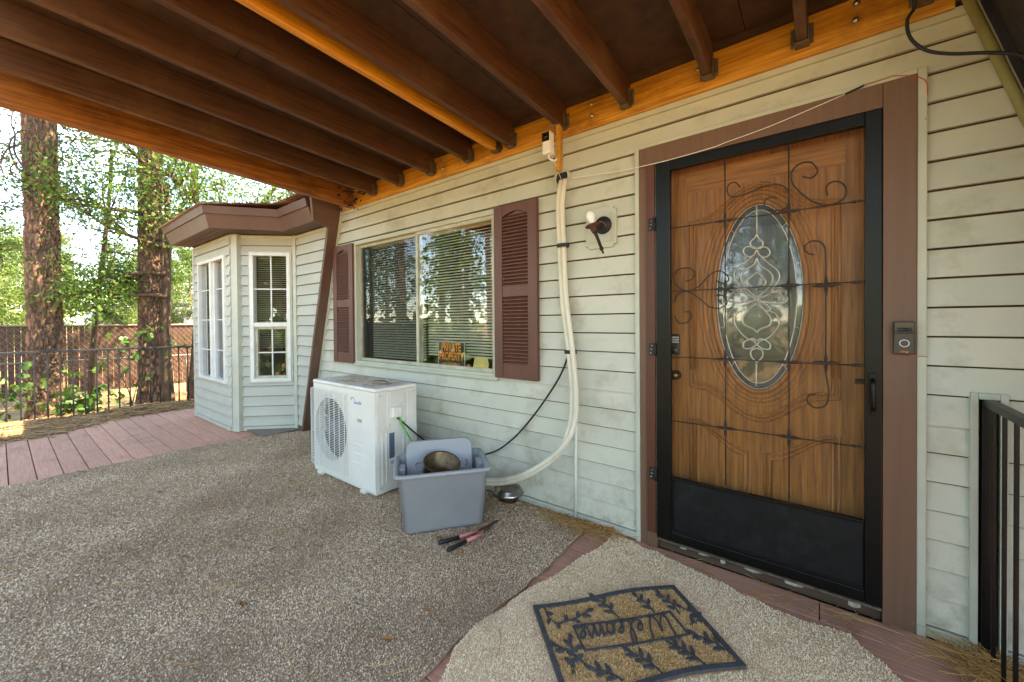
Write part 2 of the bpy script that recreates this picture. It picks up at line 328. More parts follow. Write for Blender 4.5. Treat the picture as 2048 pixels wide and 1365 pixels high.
def fast_quads(name, V, mt, rnd, parent=None, nper=4):
    """numpy: V is (k, nper, 3): one polygon per row"""
    k = len(V); me = bpy.data.meshes.new(name)
    off = np.array(ROOTLOC.get(parent.name, (0,0,0)) if parent else (0,0,0))
    me.vertices.add(k*nper); me.vertices.foreach_set('co', (V-off).reshape(-1).astype(np.float32))
    me.loops.add(k*nper); me.loops.foreach_set('vertex_index', np.arange(k*nper, dtype=np.int32))
    me.polygons.add(k); me.polygons.foreach_set('loop_start', np.arange(0, k*nper, nper, dtype=np.int32))
    me.polygons.foreach_set('loop_total', np.full(k, nper, dtype=np.int32))
    me.update(calc_edges=True)
    at = me.attributes.new('rnd', 'FLOAT', 'FACE'); at.data.foreach_set('value', rnd.astype(np.float32))
    me.materials.append(MATS[mt])
    o = bpy.data.objects.new(name, me); col.objects.link(o)
    if parent: o.parent = parent; ROOTLOC[o.name] = tuple(off)
    return o
def empty(name, loc, label=None, cat=None, group=None, kind=None):
    o = bpy.data.objects.new(name, None); o.location = loc; o.empty_display_size = .1; col.objects.link(o); ROOTLOC[o.name] = tuple(loc)
    return tag(o, label, cat, group, kind)
def tag(o, label=None, cat=None, group=None, kind=None):
    if label: o['label'] = label
    if cat: o['category'] = cat
    if group: o['group'] = group
    if kind: o['kind'] = kind
    return o
def smooth_path(pts, k=6):
    """Catmull-Rom through the points"""
    P = [npy(p) for p in pts]; P = [2*P[0]-P[1]]+P+[2*P[-1]-P[-2]]; out = []
    for i in range(1, len(P)-2):
        for j in range(k):
            t = j/k; a, b, c, d = P[i-1], P[i], P[i+1], P[i+2]
            out.append(.5*((2*b)+(-a+c)*t+(2*a-5*b+4*c-d)*t*t+(-a+3*b-3*c+d)*t**3))
    out.append(P[-2]); return out
def text(name, body, size, o, ux, uy, mt, parent, extrude=.0006, bold=0.0, shear=0.0, align='CENTER', spacing=1.0):
    c = bpy.data.curves.new(name, 'FONT'); c.body = body; c.size = size; c.extrude = extrude; c.offset = bold; c.shear = shear
    c.align_x = align; c.align_y = 'CENTER'; c.space_character = spacing
    c.materials.append(MATS[mt]); t = bpy.data.objects.new(name, c); col.objects.link(t)
    ux, uy = Vector(ux).normalized(), Vector(uy).normalized(); uz = ux.cross(uy)
    mm = Matrix.Identity(4)
    off = ROOTLOC.get(parent.name, (0,0,0))
    for i in range(3): mm[i][0] = ux[i]; mm[i][1] = uy[i]; mm[i][2] = uz[i]; mm[i][3] = o[i]-off[i]
    bpy.context.view_layer.update()
    me = bpy.data.meshes.new_from_object(t); bpy.data.objects.remove(t)
    t = bpy.data.objects.new(name, me); col.objects.link(t)
    t.parent = parent; t.matrix_basis = mm
    return t
def inpoly(x, y, poly):
    c = np.zeros(len(x), bool); n = len(poly)
    for i in range(n):
        (x0, y0), (x1, y1) = poly[i], poly[(i+1) % n]
        if y0 == y1: continue
        t = ((y0 > y) != (y1 > y)) & (x < (x1-x0)*(y-y0)/(y1-y0)+x0); c ^= t
    return c
# ------------------------------------------------------------------ ground and deck
GZ0 = -0.20
xs = [-600, -200, -80, -40, -25, -18, -14, -12, -10, -8.2, -4, 4, 12, 40, 200, 600]; ys = [-600, -200, -60, -25, -12, -6, -3.8, -2, 0, 2, 5, 12, 40, 200, 600]
g = MB(); vs = []
for y in ys:
    for x in xs:
        vs.append((x, y, GZ0 + (0.0 if abs(x) < 8.3 and abs(y) < 8 else random.uniform(-.05, .04))))
g.add(vs, [(j*len(xs)+i, j*len(xs)+i+1, (j+1)*len(xs)+i+1, (j+1)*len(xs)+i) for j in range(len(ys)-1) for i in range(len(xs)-1)], True)
tag(g.build('ground', 'straw_ground'), kind='structure')

deck = empty('deck', (0, 0, 0), kind='structure')
b_ = MB(); b_.box((-8.13, -3.75, -.19), (2.4, -3.70, -.03)); b_.box((-8.13, -3.7, -.19), (-8.09, .3, -.03)); b_.box((-8.0, -3.6, -.2), (2.3, 1, -.06))
b_.build('deck_frame', 'threshold_wood', deck)
for k in range(-4, 21):
    y1 = -.61-.148*k; y0 = y1-.142
    if y0 > -.005: continue
    y1 = min(y1, -.002)
    cuts = [-8.15] + sorted(random.uniform(-7.2, 1.5) for _ in range(2)) + [2.4]
    if k == -4: cuts = [-8.15, -3.3, -.02, 2.4]
    if k == -3: cuts = [-8.15, -2.0, 2.4]
    if 0 <= k <= 11: cuts = [-8.15, -4.2-.3*random.random(), -1.0, 2.4]
    for a, c in zip(cuts[:-1], cuts[1:]):
        dz = random.uniform(-.003, .001)
        MB().box((a+.002, y0, -.032+dz), (c-.002, y1, dz)).build('deck_board', 'deck_board', deck, bevel=.003)

# ------------------------------------------------------------------ house
SAGE = 'siding'
E_ = .1143; OFF = .045
def xl(z): return -4.05-.2965*(2.42-z)
def xr(z): return .448+.29*(2.432-z)
def clap(o, ux, out, span, z0, z1, holes, parent, mt, lip=.018, e=E_, off=OFF, breaks=()):
    o, ux, out = npy(o), npy(ux), npy(out); k = 0
    while off+k*e < z1-1e-4:
        a = off+k*e; b = min(a+e, z1); k += 1
        zs = sorted({a, b, *[h[2] for h in holes if a < h[2] < b], *[h[3] for h in holes if a < h[3] < b]})
        for za, zb in zip(zs[:-1], zs[1:]):
            if zb-za < .004: continue
            zm = (za+zb)/2; iv = [(None, None)]
            hs = sorted([(h[0], h[1]) for h in holes if h[2] < zm < h[3]])
            cur = None; segs = []
            for h in hs: segs.append((cur, h[0])); cur = h[1]
            segs.append((cur, None))
            for s0, s1 in segs:
                A0 = span(za)[0] if s0 is None else s0; A1 = span(zb)[0] if s0 is None else s0
                B0 = span(za)[1] if s1 is None else s1; B1 = span(zb)[1] if s1 is None else s1
                if B0-A0 < .01 or B1-A1 < .005: continue
                if B0-A0 > 1.7 and za == a and zb == b:
                    um = random.uniform(A0+.5, B0-.5); parts = [(A0, um-.0008, A1, um-.0008), (um+.0008, B0, um+.0008, B1)]
                else: parts = [(A0, B0, A1, B1)]
                zl = za+(.008 if za == a and zb-za > .02 else 0); oa = .003+lip*(1-(zl-a)/e); ob = .003+lip*(1-(zb-a)/e)  # gap below each lip bares dark sheathing, standing in for the lap shadow
                P = lambda u, z, d: o+ux*u+out*d+np.array([0, 0, z])
                for A0, B0, A1, B1 in parts:
                    m_ = MB(); m_.add([P(A0,zl,0),P(A0,zl,oa),P(A1,zb,ob),P(A1,zb,0),P(B0,zl,0),P(B0,zl,oa),P(B1,zb,ob),P(B1,zb,0)],
                        [(0,3,2,1),(4,5,6,7),(0,1,5,4),(1,2,6,5),(2,3,7,6),(3,0,4,7)][0:0]+[(1,5,6,2),(0,4,5,1),(3,2,6,7),(0,1,2,3),(4,7,6,5)])
                    m_.build('clapboard', mt, parent)
house = empty('house', (-2, .1, 0), 'sage green clapboard house wall with window, shutters and front door', 'house')
WIN = (-3.79, -1.89, .85, 2.085); DOOR = (-.857, .314, 0.0, 2.25)
holes = [WIN, DOOR, (.429, .523, 0, .985)]
clap((0, 0, 0), (1, 0, 0), (0, -1, 0), lambda z: (xl(z), xr(z)), 0, 2.42, holes, house, 'siding')
# sheathing behind the clapboards, with real openings
s_ = MB(); T = (.003, .14)
def slab(x0, x1, z0, z1, x0t=None, x1t=None):
    x0t = x0 if x0t is None else x0t; x1t = x1 if x1t is None else x1t
    s_.add([(x0,T[0],z0),(x1,T[0],z0),(x1t,T[0],z1),(x0t,T[0],z1),(x0,T[1],z0),(x1,T[1],z0),(x1t,T[1],z1),(x0t,T[1],z1)],
           [(0,1,2,3),(4,7,6,5),(0,4,5,1),(1,5,6,2),(2,6,7,3),(3,7,4,0)])
slab(xl(0), WIN[0], 0, 2.45, x0t=xl(2.45)); slab(WIN[0], WIN[1], 0, WIN[2]); slab(WIN[0], WIN[1], WIN[3], 2.45)
slab(WIN[1], DOOR[0], 0, 2.45); slab(DOOR[0], DOOR[1], DOOR[3], 2.45); slab(DOOR[1], xr(0), 0, 2.45, x1t=xr(2.45))
s_.build('sheathing', 'threshold_wood', house)
# house body behind: mansard sides, unseen upper storey raised to shade the deck
bd = MB()
prof = [(xl(0), 0), (xr(0), 0), (xr(2.45), 2.45), (.45, 6.6), (-4.0, 6.6), (xl(2.45), 2.45)]
n = len(prof)
bd.add([(x, .14, z) for x, z in prof if True] + [(x, 8.0, z) for x, z in prof], [(i, (i+1) % n, (i+1) % n+n, i+n) for i in range(1, n)] + [tuple(range(n, 2*n))])
bd.add([(xl(2.45), .02, 2.46), (xr(2.45), .02, 2.46), (.45, .02, 6.6), (-4.0, .02, 6.6)], [(0, 1, 2, 3)])
bd.build('mansard_roof', 'dark_roof', house)
rm = MB(); rm.box((-4.2, .141, .02), (-1.4, 3.2, 2.44)); rm.f = [f for i, f in enumerate(rm.f) if i != 2]; rm.smooth = rm.smooth[:5]; rm.r = rm.r[:5]
rm.build('room_shell', 'wall_inside', house)
# trims along the wall
t_ = MB()
for z0, z1 in ((0.0, .045),):
    for a, c in ((xl(0), DOOR[0]), (DOOR[1], .429), (.523, xr(0))): t_.box((a, -.022, z0+.004), (c, 0, z1))
t_.build('starter_strip', 'siding_trim', house, bevel=.002)
MB().box((xl(2.42)-.02, -.026, 2.405), (.44, .0, 2.44)).build('top_trim', 'siding_trim', house, bevel=.002)
def slant(name, mt, x_of, wd, y0, y1, z0, z1, inner):
    m_ = MB(); s = 1 if inner else -1
    m_.add([(x_of(z0),y0,z0),(x_of(z0)+wd*s,y0,z0),(x_of(z1)+wd*s,y0,z1),(x_of(z1),y0,z1),(x_of(z0),y1,z0),(x_of(z0)+wd*s,y1,z0),(x_of(z1)+wd*s,y1,z1),(x_of(z1),y1,z1)],
           [(0,1,2,3),(4,7,6,5),(0,4,5,1),(1,5,6,2),(2,6,7,3),(3,7,4,0)])
    return m_.build(name, mt, house, bevel=.002)
slant('edge_trim', 'siding_trim', xl, .022, -.028, 0, 0, 2.44, True)
slant('edge_trim', 'siding_trim', xr, .026, -.03, 0, 0, 2.44, False)
# slanted brown rake board at the left end (its inner face is seen), flaring under the eave
rk = MB(); pts = [(0, .0), (0, -.115), (2.27, -.13), (2.31, -.29), (2.53, -.34), (2.53, 0)]
A = [(xl(z)-.002, y, z) for z, y in pts]; B = [(xl(z)-.045, y, z) for z, y in pts]
rk.add(A+B, [tuple(range(6)), tuple(range(11, 5, -1))]+[(i, i+6, (i+1) % 6+6, (i+1) % 6) for i in range(6)]); rk.build('rake_board', 'brown_fascia', house, bevel=.003)
# right-hand mansard overhang: dark boards seen from inside
for i in range(-2, 8):
    y0 = -.02-.085*i; m_ = MB()
    P = [(xr(z)+.03, z) for z in (.0, 3.2)]
    m_.add([(P[0][0],y0,P[0][1]),(P[0][0],y0-.08,P[0][1]),(P[1][0],y0-.08,P[1][1]),(P[1][0],y0,P[1][1])]+[(P[0][0]+.03,y0,P[0][1]),(P[0][0]+.03,y0-.08,P[0][1]),(P[1][0]+.03,y0-.08,P[1][1]),(P[1][0]+.03,y0,P[1][1])],
           [(0,1,2,3),(4,7,6,5),(0,4,5,1),(1,5,6,2),(2,6,7,3),(3,7,4,0)])
    m_.build('overhang_board', 'dark_roof', house, bevel=.003)

# ---- main window
win = empty('window', (-2.84, .02, .85)); win.parent = house; win.location = (-.84, -.08, .85); ROOTLOC['window'] = (-2.84, .02, .85)
x0, x1, z0, z1 = WIN
fr = MB(); fr.box((x0, -.03, z0), (x1, .05, z0+.035)); fr.box((x0, -.03, z1-.03), (x1, .05, z1)); fr.box((x0, -.03, z0+.035), (x0+.035, .05, z1-.03)); fr.box((x1-.03, -.03, z0+.035), (x1, .05, z1-.03))
fr.build('frame', 'siding_trim', win, bevel=.003)
xm = -2.80
def sash(a, c, y, mt, wd=.028):
    f = MB(); f.box((a, y, z0+.035), (c, y+.022, z0+.035+wd)); f.box((a, y, z1-.03-wd), (c, y+.022, z1-.03)); f.box((a, y, z0+.035+wd), (a+wd, y+.022, z1-.03-wd)); f.box((c-wd, y, z0+.035+wd), (c, y+.022, z1-.03-wd))
    return f.build('sash', mt, win, bevel=.002)
sash(x0+.035, xm+.01, .018, 'alu_frame'); sash(xm-.03, x1-.03, -.012, 'alu_frame', .03)
MB().box((x0+.06, .026, z0+.06), (xm-.015, .030, z1-.055)).build('pane', 'glass_dim', win)
MB().box((x0+.06, .012, z0+.06), (xm-.015, .0135, z1-.055)).build('insect_screen', 'screen_mesh', win)
MB().box((xm-.001, -.004, z0+.064), (x1-.059, .0, z1-.058)).build('pane', 'glass', win)
MB().box((x0-.01, -.042, z0-.012), (x1+.01, -.024, z0+.012)).build('sill', 'siding_trim', win, bevel=.003)
for (a, c, zb, yb) in ((x0+.16, xm-.01, .93, .085), (xm+.02, x1-.04, .985, .085)):
    proto = None; zz = zb
    while zz < z1-.07:
        if proto is None:
            m_ = MB(); m_.add([(a,yb-.010,zz-.0075),(c,yb-.010,zz-.0075),(c,yb,zz+.001),(a,yb,zz+.001),(c,yb+.010,zz+.006),(a,yb+.010,zz+.006)], [(0,1,2,3),(3,2,4,5)])
            proto = m_.build('blind_slat', 'blind', win); base = zz
        else:
            o = proto.copy(); col.objects.link(o); o.parent = win; o.location = (0, 0, zz-base)
        zz += .0235
    MB().box((a, yb-.018, z1-.065), (c, yb+.018, z1-.035)).build('blind_headrail', 'blind', win)
    for u in (.12, .5, .88):
        MB().tube([(a+(c-a)*u, yb-.012, zb), (a+(c-a)*u, yb-.012, z1-.05)], .0009, 4).build('blind_cord', 'blind', win)
# ---- shutters
def shutter(xa, xb, za, zb):
    sh = empty('shutter', (xa, 0, za)); sh.parent = house; sh.location = (xa+2, -.1, za); ROOTLOC[sh.name] = (xa, 0, za)
    y0, y1 = -.052, -.02; st = .075
    for xq in (xa, xb-st): MB().box((xq, y0, za), (xq+st, y1, zb)).build('stile', 'shutter', sh, bevel=.003)
    zm = za+(zb-za)*.47; rails = [(za, za+.10), (zm, zm+.075), (zb-.075, zb)]
    for i, (a, c) in enumerate(rails):
        if i < 2: MB().box((xa+st, y0+.004, a), (xb-st, y1, c)).build('rail', 'shutter', sh, bevel=.003)
        else:   # arched top rail
            n_ = 12; P = [(xa+st+(xb-xa-2*st)*i_/n_, y0+.004, c-.052-.0*i_+.03*math.sin(math.pi*i_/n_)-.03) for i_ in range(n_+1)]
            MB().prism(P+[(xb-st, y0+.004, c), (xa+st, y0+.004, c)], (0, y1-y0-.004, 0)).build('rail', 'shutter', sh)
    MB().box((xa+st, y1-.006, za+.1), (xb-st, y1, zb-.06)).build('back_panel', 'shutter', sh)
    proto = None
    for a, c in ((rails[0][1], zm), (zm+.075, zb-.075)):
        k = int((c-a)/.0245); stp = (c-a)/k
        for i in range(k):
            zc = a+stp*(i+.5)
            if proto is None:
                m_ = MB(); m_.add([(xa+st,y0+.006,zc-.012),(xb-st,y0+.006,zc-.012),(xb-st,y1-.006,zc+.010),(xa+st,y1-.006,zc+.010),(xa+st,y0+.006,zc-.006),(xb-st,y0+.006,zc-.006),(xb-st,y1-.006,zc+.014),(xa+st,y1-.006,zc+.014)],
                    [(0,1,2,3)[::-1],(4,5,6,7),(0,1,5,4),(2,3,7,6)]); proto = m_.build('louver', 'shutter', sh); pz = zc
            else:
                o = proto.copy(); col.objects.link(o); o.parent = sh; o.location = (0, 0, zc-pz)
    return sh
shutter(-4.17, -3.785, .853, 2.078); shutter(-1.895, -1.52, .862, 2.092)

# ---- front door: casing, entry door, storm door
cs = MB()
cs.box((DOOR[0], -.030, 0), (-.832, .0, 2.25)); cs.box((.286, -.030, 0), (.314, .0, 2.25)); cs.box((-.832, -.030, 2.229), (.286, .0, 2.25)); cs.build('door_trim', 'siding_trim', house, bevel=.003)
MB().box((.186, -.034, .0), (.285, .05, 2.228)).build('casing', 'brown_paint', house, bevel=.002)
MB().box((-.79, -.034, 2.128), (.185, .05, 2.228)).build('casing', 'brown_paint', house, bevel=.002)
MB().box((-.831, -.026, .0), (-.79, .05, 2.228)).build('casing', 'brown_paint', house, bevel=.002)
MB().box((-.789, -.038, .085), (-.742, .05, 2.127)).build('door_jamb', 'red_jamb', house, bevel=.002)
MB().box((-.789, -.034, .0), (-.735, .05, .083)).build('door_jamb', 'brown_paint', house, bevel=.002)
th = MB(); th.box((-.735, -.012, .0), (.185, .1, .052)); th.build('threshold', 'threshold_wood', house, bevel=.004)
MB().box((-.735, -.030, .053), (.185, .06, .066)).build('sill_strip', 'galv', house, bevel=.002)
x = -.62
while x < .16:
    wd_ = random.uniform(.02, .08); zt = .046; zb_ = .034-random.uniform(0, .014)
    MB().prism([(x, -.0128, zb_), (x+wd_*.5, -.0128, zb_-random.uniform(-.004, .008)), (x+wd_, -.0128, zb_+.004), (x+wd_, -.0128, zt), (x, -.0128, zt-random.uniform(0, .006))], (0, .002, 0)).build('paint_flake', 'paint_flake', house); x += wd_+random.uniform(.02, .16)

entry = empty('entry_door', (-.27, .06, .07)); entry.parent = house; entry.location = (1.73, -.04, .07); ROOTLOC['entry_door'] = (-.27, .06, .07)
OC = (-.266, 1.378); OA, OB = .187, .462; YE = .06          # oval centre and half axes
# slab with an oval opening
sl = MB(); nS = 64; ringO = []; ringI = []
for i in range(nS):
    a = 2*math.pi*i/nS; c_, s_2 = math.cos(a), math.sin(a)
    x_, z_ = OC[0]+OA*c_, OC[1]+OB*s_2
    tx = min(((.185-OC[0])/c_ if c_ > 1e-6 else 9e9, (-.735-OC[0])/c_ if c_ < -1e-6 else 9e9)); tz = min(((2.128-OC[1])/s_2 if s_2 > 1e-6 else 9e9, (.067-OC[1])/s_2 if s_2 < -1e-6 else 9e9))
    t = min(tx, tz); ringO.append((OC[0]+t*c_, YE, OC[1]+t*s_2)); ringI.append((x_, YE, z_))
back = [(x_, YE+.04, z_) for x_, _, z_ in ringI]
for cx_ in ((.185, 2.128), (-.735, 2.128), (-.735, .067), (.185, .067)):
    k = min(range(nS), key=lambda i: (ringO[i][0]-cx_[0])**2+(ringO[i][2]-cx_[1])**2); ringO[k] = (cx_[0], YE, cx_[1])
sl.rings([ringO, ringI, back]); sl.f = [f[::-1] for f in sl.f]; sl.build('door_slab', 'oak_v', entry)
def ell(ka, kb, y, n=64): return [(OC[0]+(OA+ka)*math.cos(2*math.pi*i/n), y, OC[1]+(OB+kb)*math.sin(2*math.pi*i/n)) for i in range(n)]
for d, r_, h in ((.012, .013, .012), (.040, .007, .004), (.058, .010, .006), (.082, .006, .003)):
    rr = []
    for k in range(9):
        a = math.pi*k/8; rr.append(ell(d+r_*math.cos(a), d+r_*math.cos(a), YE+.001-h*math.sin(a)))
    mm_ = MB(); mm_.rings(rr, smooth=True); mm_.f = [f[::-1] for f in mm_.f]; mm_.build('oval_moulding', 'oak_v', entry)
gl = MB(); R0 = ell(.004, .004, YE+.016); R1 = ell(-.028, -.03, YE+.010); gl.rings([R0, R1], smooth=False, cap1=True); gl.build('oval_glass', 'oval_glass', entry)
# raised panel mouldings: arcs above and below the oval, lower panels
def mould(pts, r=.006, nm='panel_moulding', mt='oak_v'):
    MB().tube([(x_, YE-.001, z_) for x_, z_ in pts], r, 6).build(nm, mt, entry)
def arch(z_edge, z_mid, sgn, xa, xb):
    P = []
    for i in range(25):
        u = i/24; x_ = xa+(xb-xa)*u; v = abs(u-.5)*2
        P.append((x_, z_edge+(z_mid-z_edge)*(.5+.5*math.cos(math.pi*min(1, v*1.15)))))
    return P
for off_ in (0, .022):
    mould([(-.58+off_, 1.0)]+arch(1.80-off_, 1.94-off_, 1, -.58+off_, .05-off_)+[(.05-off_, 1.0)], .008)
    mould([(-.58+off_, 1.0)]+[(x_, z_) for x_, z_ in arch(.90+off_, .76+off_, 1, -.58+off_, .05-off_)]+[(.05-off_, 1.0)], .008)
for xa, xb, flip in ((-.58, -.30, 0), (-.235, .05, 1)):
    for off_ in (0, .022):
        P = []
        for i in range(13):
            u = i/12; v = u if flip else 1-u
            P.append((xa+off_+(xb-xa-2*off_)*u, .60+.13*(.5-.5*math.cos(math.pi*v))-off_))
        mould([(xa+off_, .20+off_)]+P+[(xb-off_, .20+off_), (xa+off_, .20+off_)], .008)
# horizontal-grain rails
MB().box((-.60, YE-.0015, 1.955), (.07, YE+.002, 2.07)).build('door_rail', 'oak_h', entry)
# leaded came on the glass, drawn from the photograph
YG = YE+.007
def gpx(x, y): p = onY(1250+x*.4762, 130+y*.4762, YG); return (p[0], YG, p[2])
came = []
def cm(pts, r=.0022, mirror=True):
    came.append((pts, r))
    if mirror: came.append(([(1107-x, y+(553.5-x)*.065) for x, y in pts], r))
cm([(553, 592), (554, 712)], mirror=False)
cm([(554, 712), (545, 728), (527, 745), (535, 768), (553, 772)])
cm([(553, 772), (540, 765), (510, 765), (497, 785), (515, 805), (540, 800), (553, 775)])
cm([(553, 810), (540, 840), (495, 870), (488, 905), (515, 945), (552, 975)])
cm([(535, 805), (505, 830), (465, 860), (460, 895), (490, 950), (440, 945)], r=.002)
cm([(553, 870), (530, 890), (515, 910), (530, 930), (553, 935)])
cm([(553, 985), (500, 960), (470, 945), (430, 985), (470, 1000), (530, 990)], r=.002)
cm([(553, 985), (520, 1000), (495, 1020), (515, 1030), (553, 1000)])
cm([(500, 1030), (470, 1045), (460, 1085), (500, 1140), (540, 1160), (552, 1175)], r=.002)
cm([(520, 1030), (495, 1060), (500, 1090), (540, 1110), (553, 1125)])
cm([(553, 1160), (535, 1150), (500, 1165), (500, 1190), (530, 1190), (553, 1175)])
cm([(553, 1190), (530, 1200), (530, 1225), (553, 1250)])
cm([(552, 1250), (551, 1352)], mirror=False)
for a in (0.25, .75, 1.25, 1.75):
    A0 = math.pi*a; came.append(([None], 0))
for i, (pts, r_) in enumerate(came):
    if pts[0] is None: continue
    MB().tube(smooth_path([gpx(*p) for p in pts], 5), r_*1.9, 5).build('came', 'came', entry)
MB().tube([(OC[0]+(OA-.028)*math.cos(2*math.pi*i/48), YG, OC[1]+(OB-.03)*math.sin(2*math.pi*i/48)) for i in range(49)], .0025, 5).build('came_ring', 'came', entry)
MB().tube([(OC[0]+(OA-.002)*math.cos(2*math.pi*i/48), YG, OC[1]+(OB-.002)*math.sin(2*math.pi*i/48)) for i in range(49)], .0025, 5).build('came_ring', 'came', entry)
for a in (20, 50, 130, 160, 200, 230, 310, 340):
    a = math.radians(a); MB().tube([(OC[0]+OA*math.cos(a), YG, OC[1]+OB*math.sin(a)), (OC[0]+(OA-.03)*math.cos(a), YG, OC[1]+(OB-.032)*math.sin(a))], .0016, 4).build('came', 'came', entry)
p = onY(1353, 750, YE); MB().lathe([(0, -.055), (.018, -.052), (.026, -.04), (.022, -.026), (.011, -.02), (.011, -.008), (.026, -.006), (.027, 0)], p, (0, 1, 0), 20).build('knob', 'brass', entry)
p = onY(1352, 690, YE); kp = MB(); kp.box((p[0]-.026, YE-.018, p[2]-.055), (p[0]+.024, YE-.001, p[2]+.06)); o_ = kp.build('keypad', 'bell_body', entry, bevel=.01)
for i in range(3):
    for j in range(4): MB().box((p[0]-.019+j*.0105, YE-.0205, p[2]+.012+i*.013), (p[0]-.012+j*.0105, YE-.0182, p[2]+.020+i*.013)).build('key', 'label_white', entry)
MB().lathe([(0, -.03), (.014, -.03), (.018, -.022), (.018, -.018)], (p[0]-.001, YE, p[2]-.028), (0, 1, 0), 18).build('deadbolt', 'bell_body', entry)

storm = empty('storm_door', (-.27, -.02, .07)); storm.parent = house; storm.location = (1.73, -.12, .07); ROOTLOC['storm_door'] = (-.27, -.02, .07)
SX0, SX1, SZ0, SZ1 = -.735, .184, .068, 2.125; YS0, YS1 = -.040, -.006
MB().box((SX0, YS0, SZ0), (-.659, YS1, SZ1)).build('stile', 'black_paint', storm, bevel=.004)
MB().box((.130, YS0, SZ0), (SX1, YS1, SZ1)).build('stile', 'black_paint', storm, bevel=.004)
MB().box((-.659, YS0+.001, 2.072), (.130, YS1, SZ1)).build('top_rail', 'black_paint', storm, bevel=.004)
MB().box((-.659, YS0+.001, SZ0), (.130, YS1, .118)).build('bottom_rail', 'black_paint', storm, bevel=.004)
MB().box((-.655, YS0+.012, .118), (.127, YS1-.008, .405)).build('kick_panel', 'kick_panel', storm)
kb = MB(); kb.box((-.655, YS0+.004, .118), (.127, YS1, .128)); kb.box((-.655, YS0+.004, .4), (.127, YS1, .412)); kb.box((-.6585, YS0+.004, .128), (-.648, YS1, .4)); kb.build('panel_bead', 'black_paint', storm, bevel=.002)
MB().box((-.6585, YS1-.006, .413), (.1295, YS1-.0045, 2.0715)).build('screen', 'screen_mesh', storm)
ed = MB(); ed.box((SX0-.0022, YS0+.002, SZ0), (SX0-.0002, YS1, SZ1)); ed.box((-.735, YS0-.006, .058), (.184, YS1, .0675)); ed.build('edge_strip', 'galv', storm)
YI = YS0+.006
def ip(x, y, o=(1250, 130), s=.4762): p = onY(o[0]+x*s, o[1]+y*s, YI); return (p[0], YI, p[2])
ib = []
HZ = [1.760, 1.421, 1.068, .7225]
for z in HZ: MB().tube([(-.659, YI, z), (.130, YI, z)], .0028, 6).build('iron_bar', 'iron', storm)
MB().tube([(-.394, YI, 2.06), (-.394, YI, .44)], .0028, 6).build('iron_bar', 'iron', storm)
MB().tube([(-.132, YI, 2.06), (-.132, YI, .425)], .0028, 6).build('iron_bar', 'iron', storm)
def bulge(p, ax, ln=.05, r=.0085): MB().lathe([(.0028, -ln), (r*.8, -ln*.55), (r, -ln*.3), (.003, 0), (r, ln*.3), (r*.8, ln*.55), (.0028, ln)], p, ax, 6, False).build('iron_knot', 'iron', storm)
for z in HZ:
    for x in (-.394, -.132): bulge((x, YI, z), (0, 0, 1)); bulge((x, YI, z), (1, 0, 0))
    bulge((.105, YI, z), (1, 0, 0), .022, .007)
for z in (1.413, 1.072): bulge((.002, YI, z), (0, 0, 1)); bulge((.002, YI, z), (1, 0, 0))
for x in (-.394, -.132): bulge((x, YI, 2.03), (0, 0, 1), .025, .006); bulge((x, YI, .455), (0, 0, 1), .02, .006)
S = [[(485,515),(462,494),(435,505),(430,535),(450,555),(500,545),(570,515),(640,503),(680,525),(690,570),(672,605),(625,612),(588,598),(588,570),(610,557),(640,562)],
     [(745,470),(785,474),(808,445),(780,410),(735,415),(700,450),(702,495),(740,540),(800,580),(860,588),(912,568),(930,535),(915,500),(880,490),(850,505),(845,530),(853,548)],
     [(255,910),(285,898),(290,870),(265,853),(225,860),(203,890),(218,930),(265,950),(310,930),(350,888),(390,866),(425,880),(435,905),(408,918),(382,905)],
     [(205,1000),(220,965),(265,953),(310,980),(355,1016),(400,1022),(428,1000),(415,972),(385,968)],
     [(208,1055),(225,1083),(258,1082),(278,1058),(270,1038),(250,1038)],
     [(795,798),(765,790),(755,765),(780,742),(815,742),(838,765),(843,820),(843,910),(843,1240)]]
for p in S: MB().tube(smooth_path([ip(*q) for q in p], 6), .0034, 6).build('iron_scroll', 'iron', storm)
MB().tube(smooth_path([ip(*q, o=(1250, 700), s=.4872) for q in [(822,45),(825,100),(836,170),(825,225),(782,238),(750,215),(755,187),(784,183)]], 6), .0034, 6).build('iron_scroll', 'iron', storm)
# handle, latch, hinges
hd = MB(); hd.tube(smooth_path([(.154, YS0, 1.015), (.154, YS0-.03, 1.0), (.154, YS0-.036, .95), (.156, YS0-.03, .90), (.158, YS0, .885)], 5), [.009]*21, 8); hd.box((.143, YS0-.012, .985), (.166, YS0, 1.04)); hd.box((.148, YS0-.010, .865), (.168, YS0, .895)); hd.build('handle', 'black_paint', storm, bevel=.002)
MB().box((.100, YS0+.004, .99), (.128, YS0+.022, 1.01)).build('latch', 'black_paint', storm, bevel=.002)
for z in (1.795, 1.105, .415):
    h_ = MB(); h_.box((-.775, -.0405, z-.035), (-.742, -.0382, z+.035)); h_.tube([(-.7385, -.045, z-.036), (-.7385, -.045, z+.036)], .006, 8); h_.build('hinge', 'rubber', storm)
    for k in (-.02, 0, .02): MB().lathe([(.0042, 0), (.003, -.002), (0, -.0022)], (-.762+.004*math.sin(k*90), -.0408, z+k), (0, 1, 0), 8).build('hinge_screw', 'bolt', storm)

# rail post trim on the wall, right of the door
rt = MB(); rt.box((.429, -.032, 0), (.450, 0, .985)); rt.box((.502, -.032, 0), (.523, 0, .985)); rt.box((.450, -.032, .962), (.502, 0, .985)); rt.build('rail_trim', 'siding_trim', house, bevel=.003)

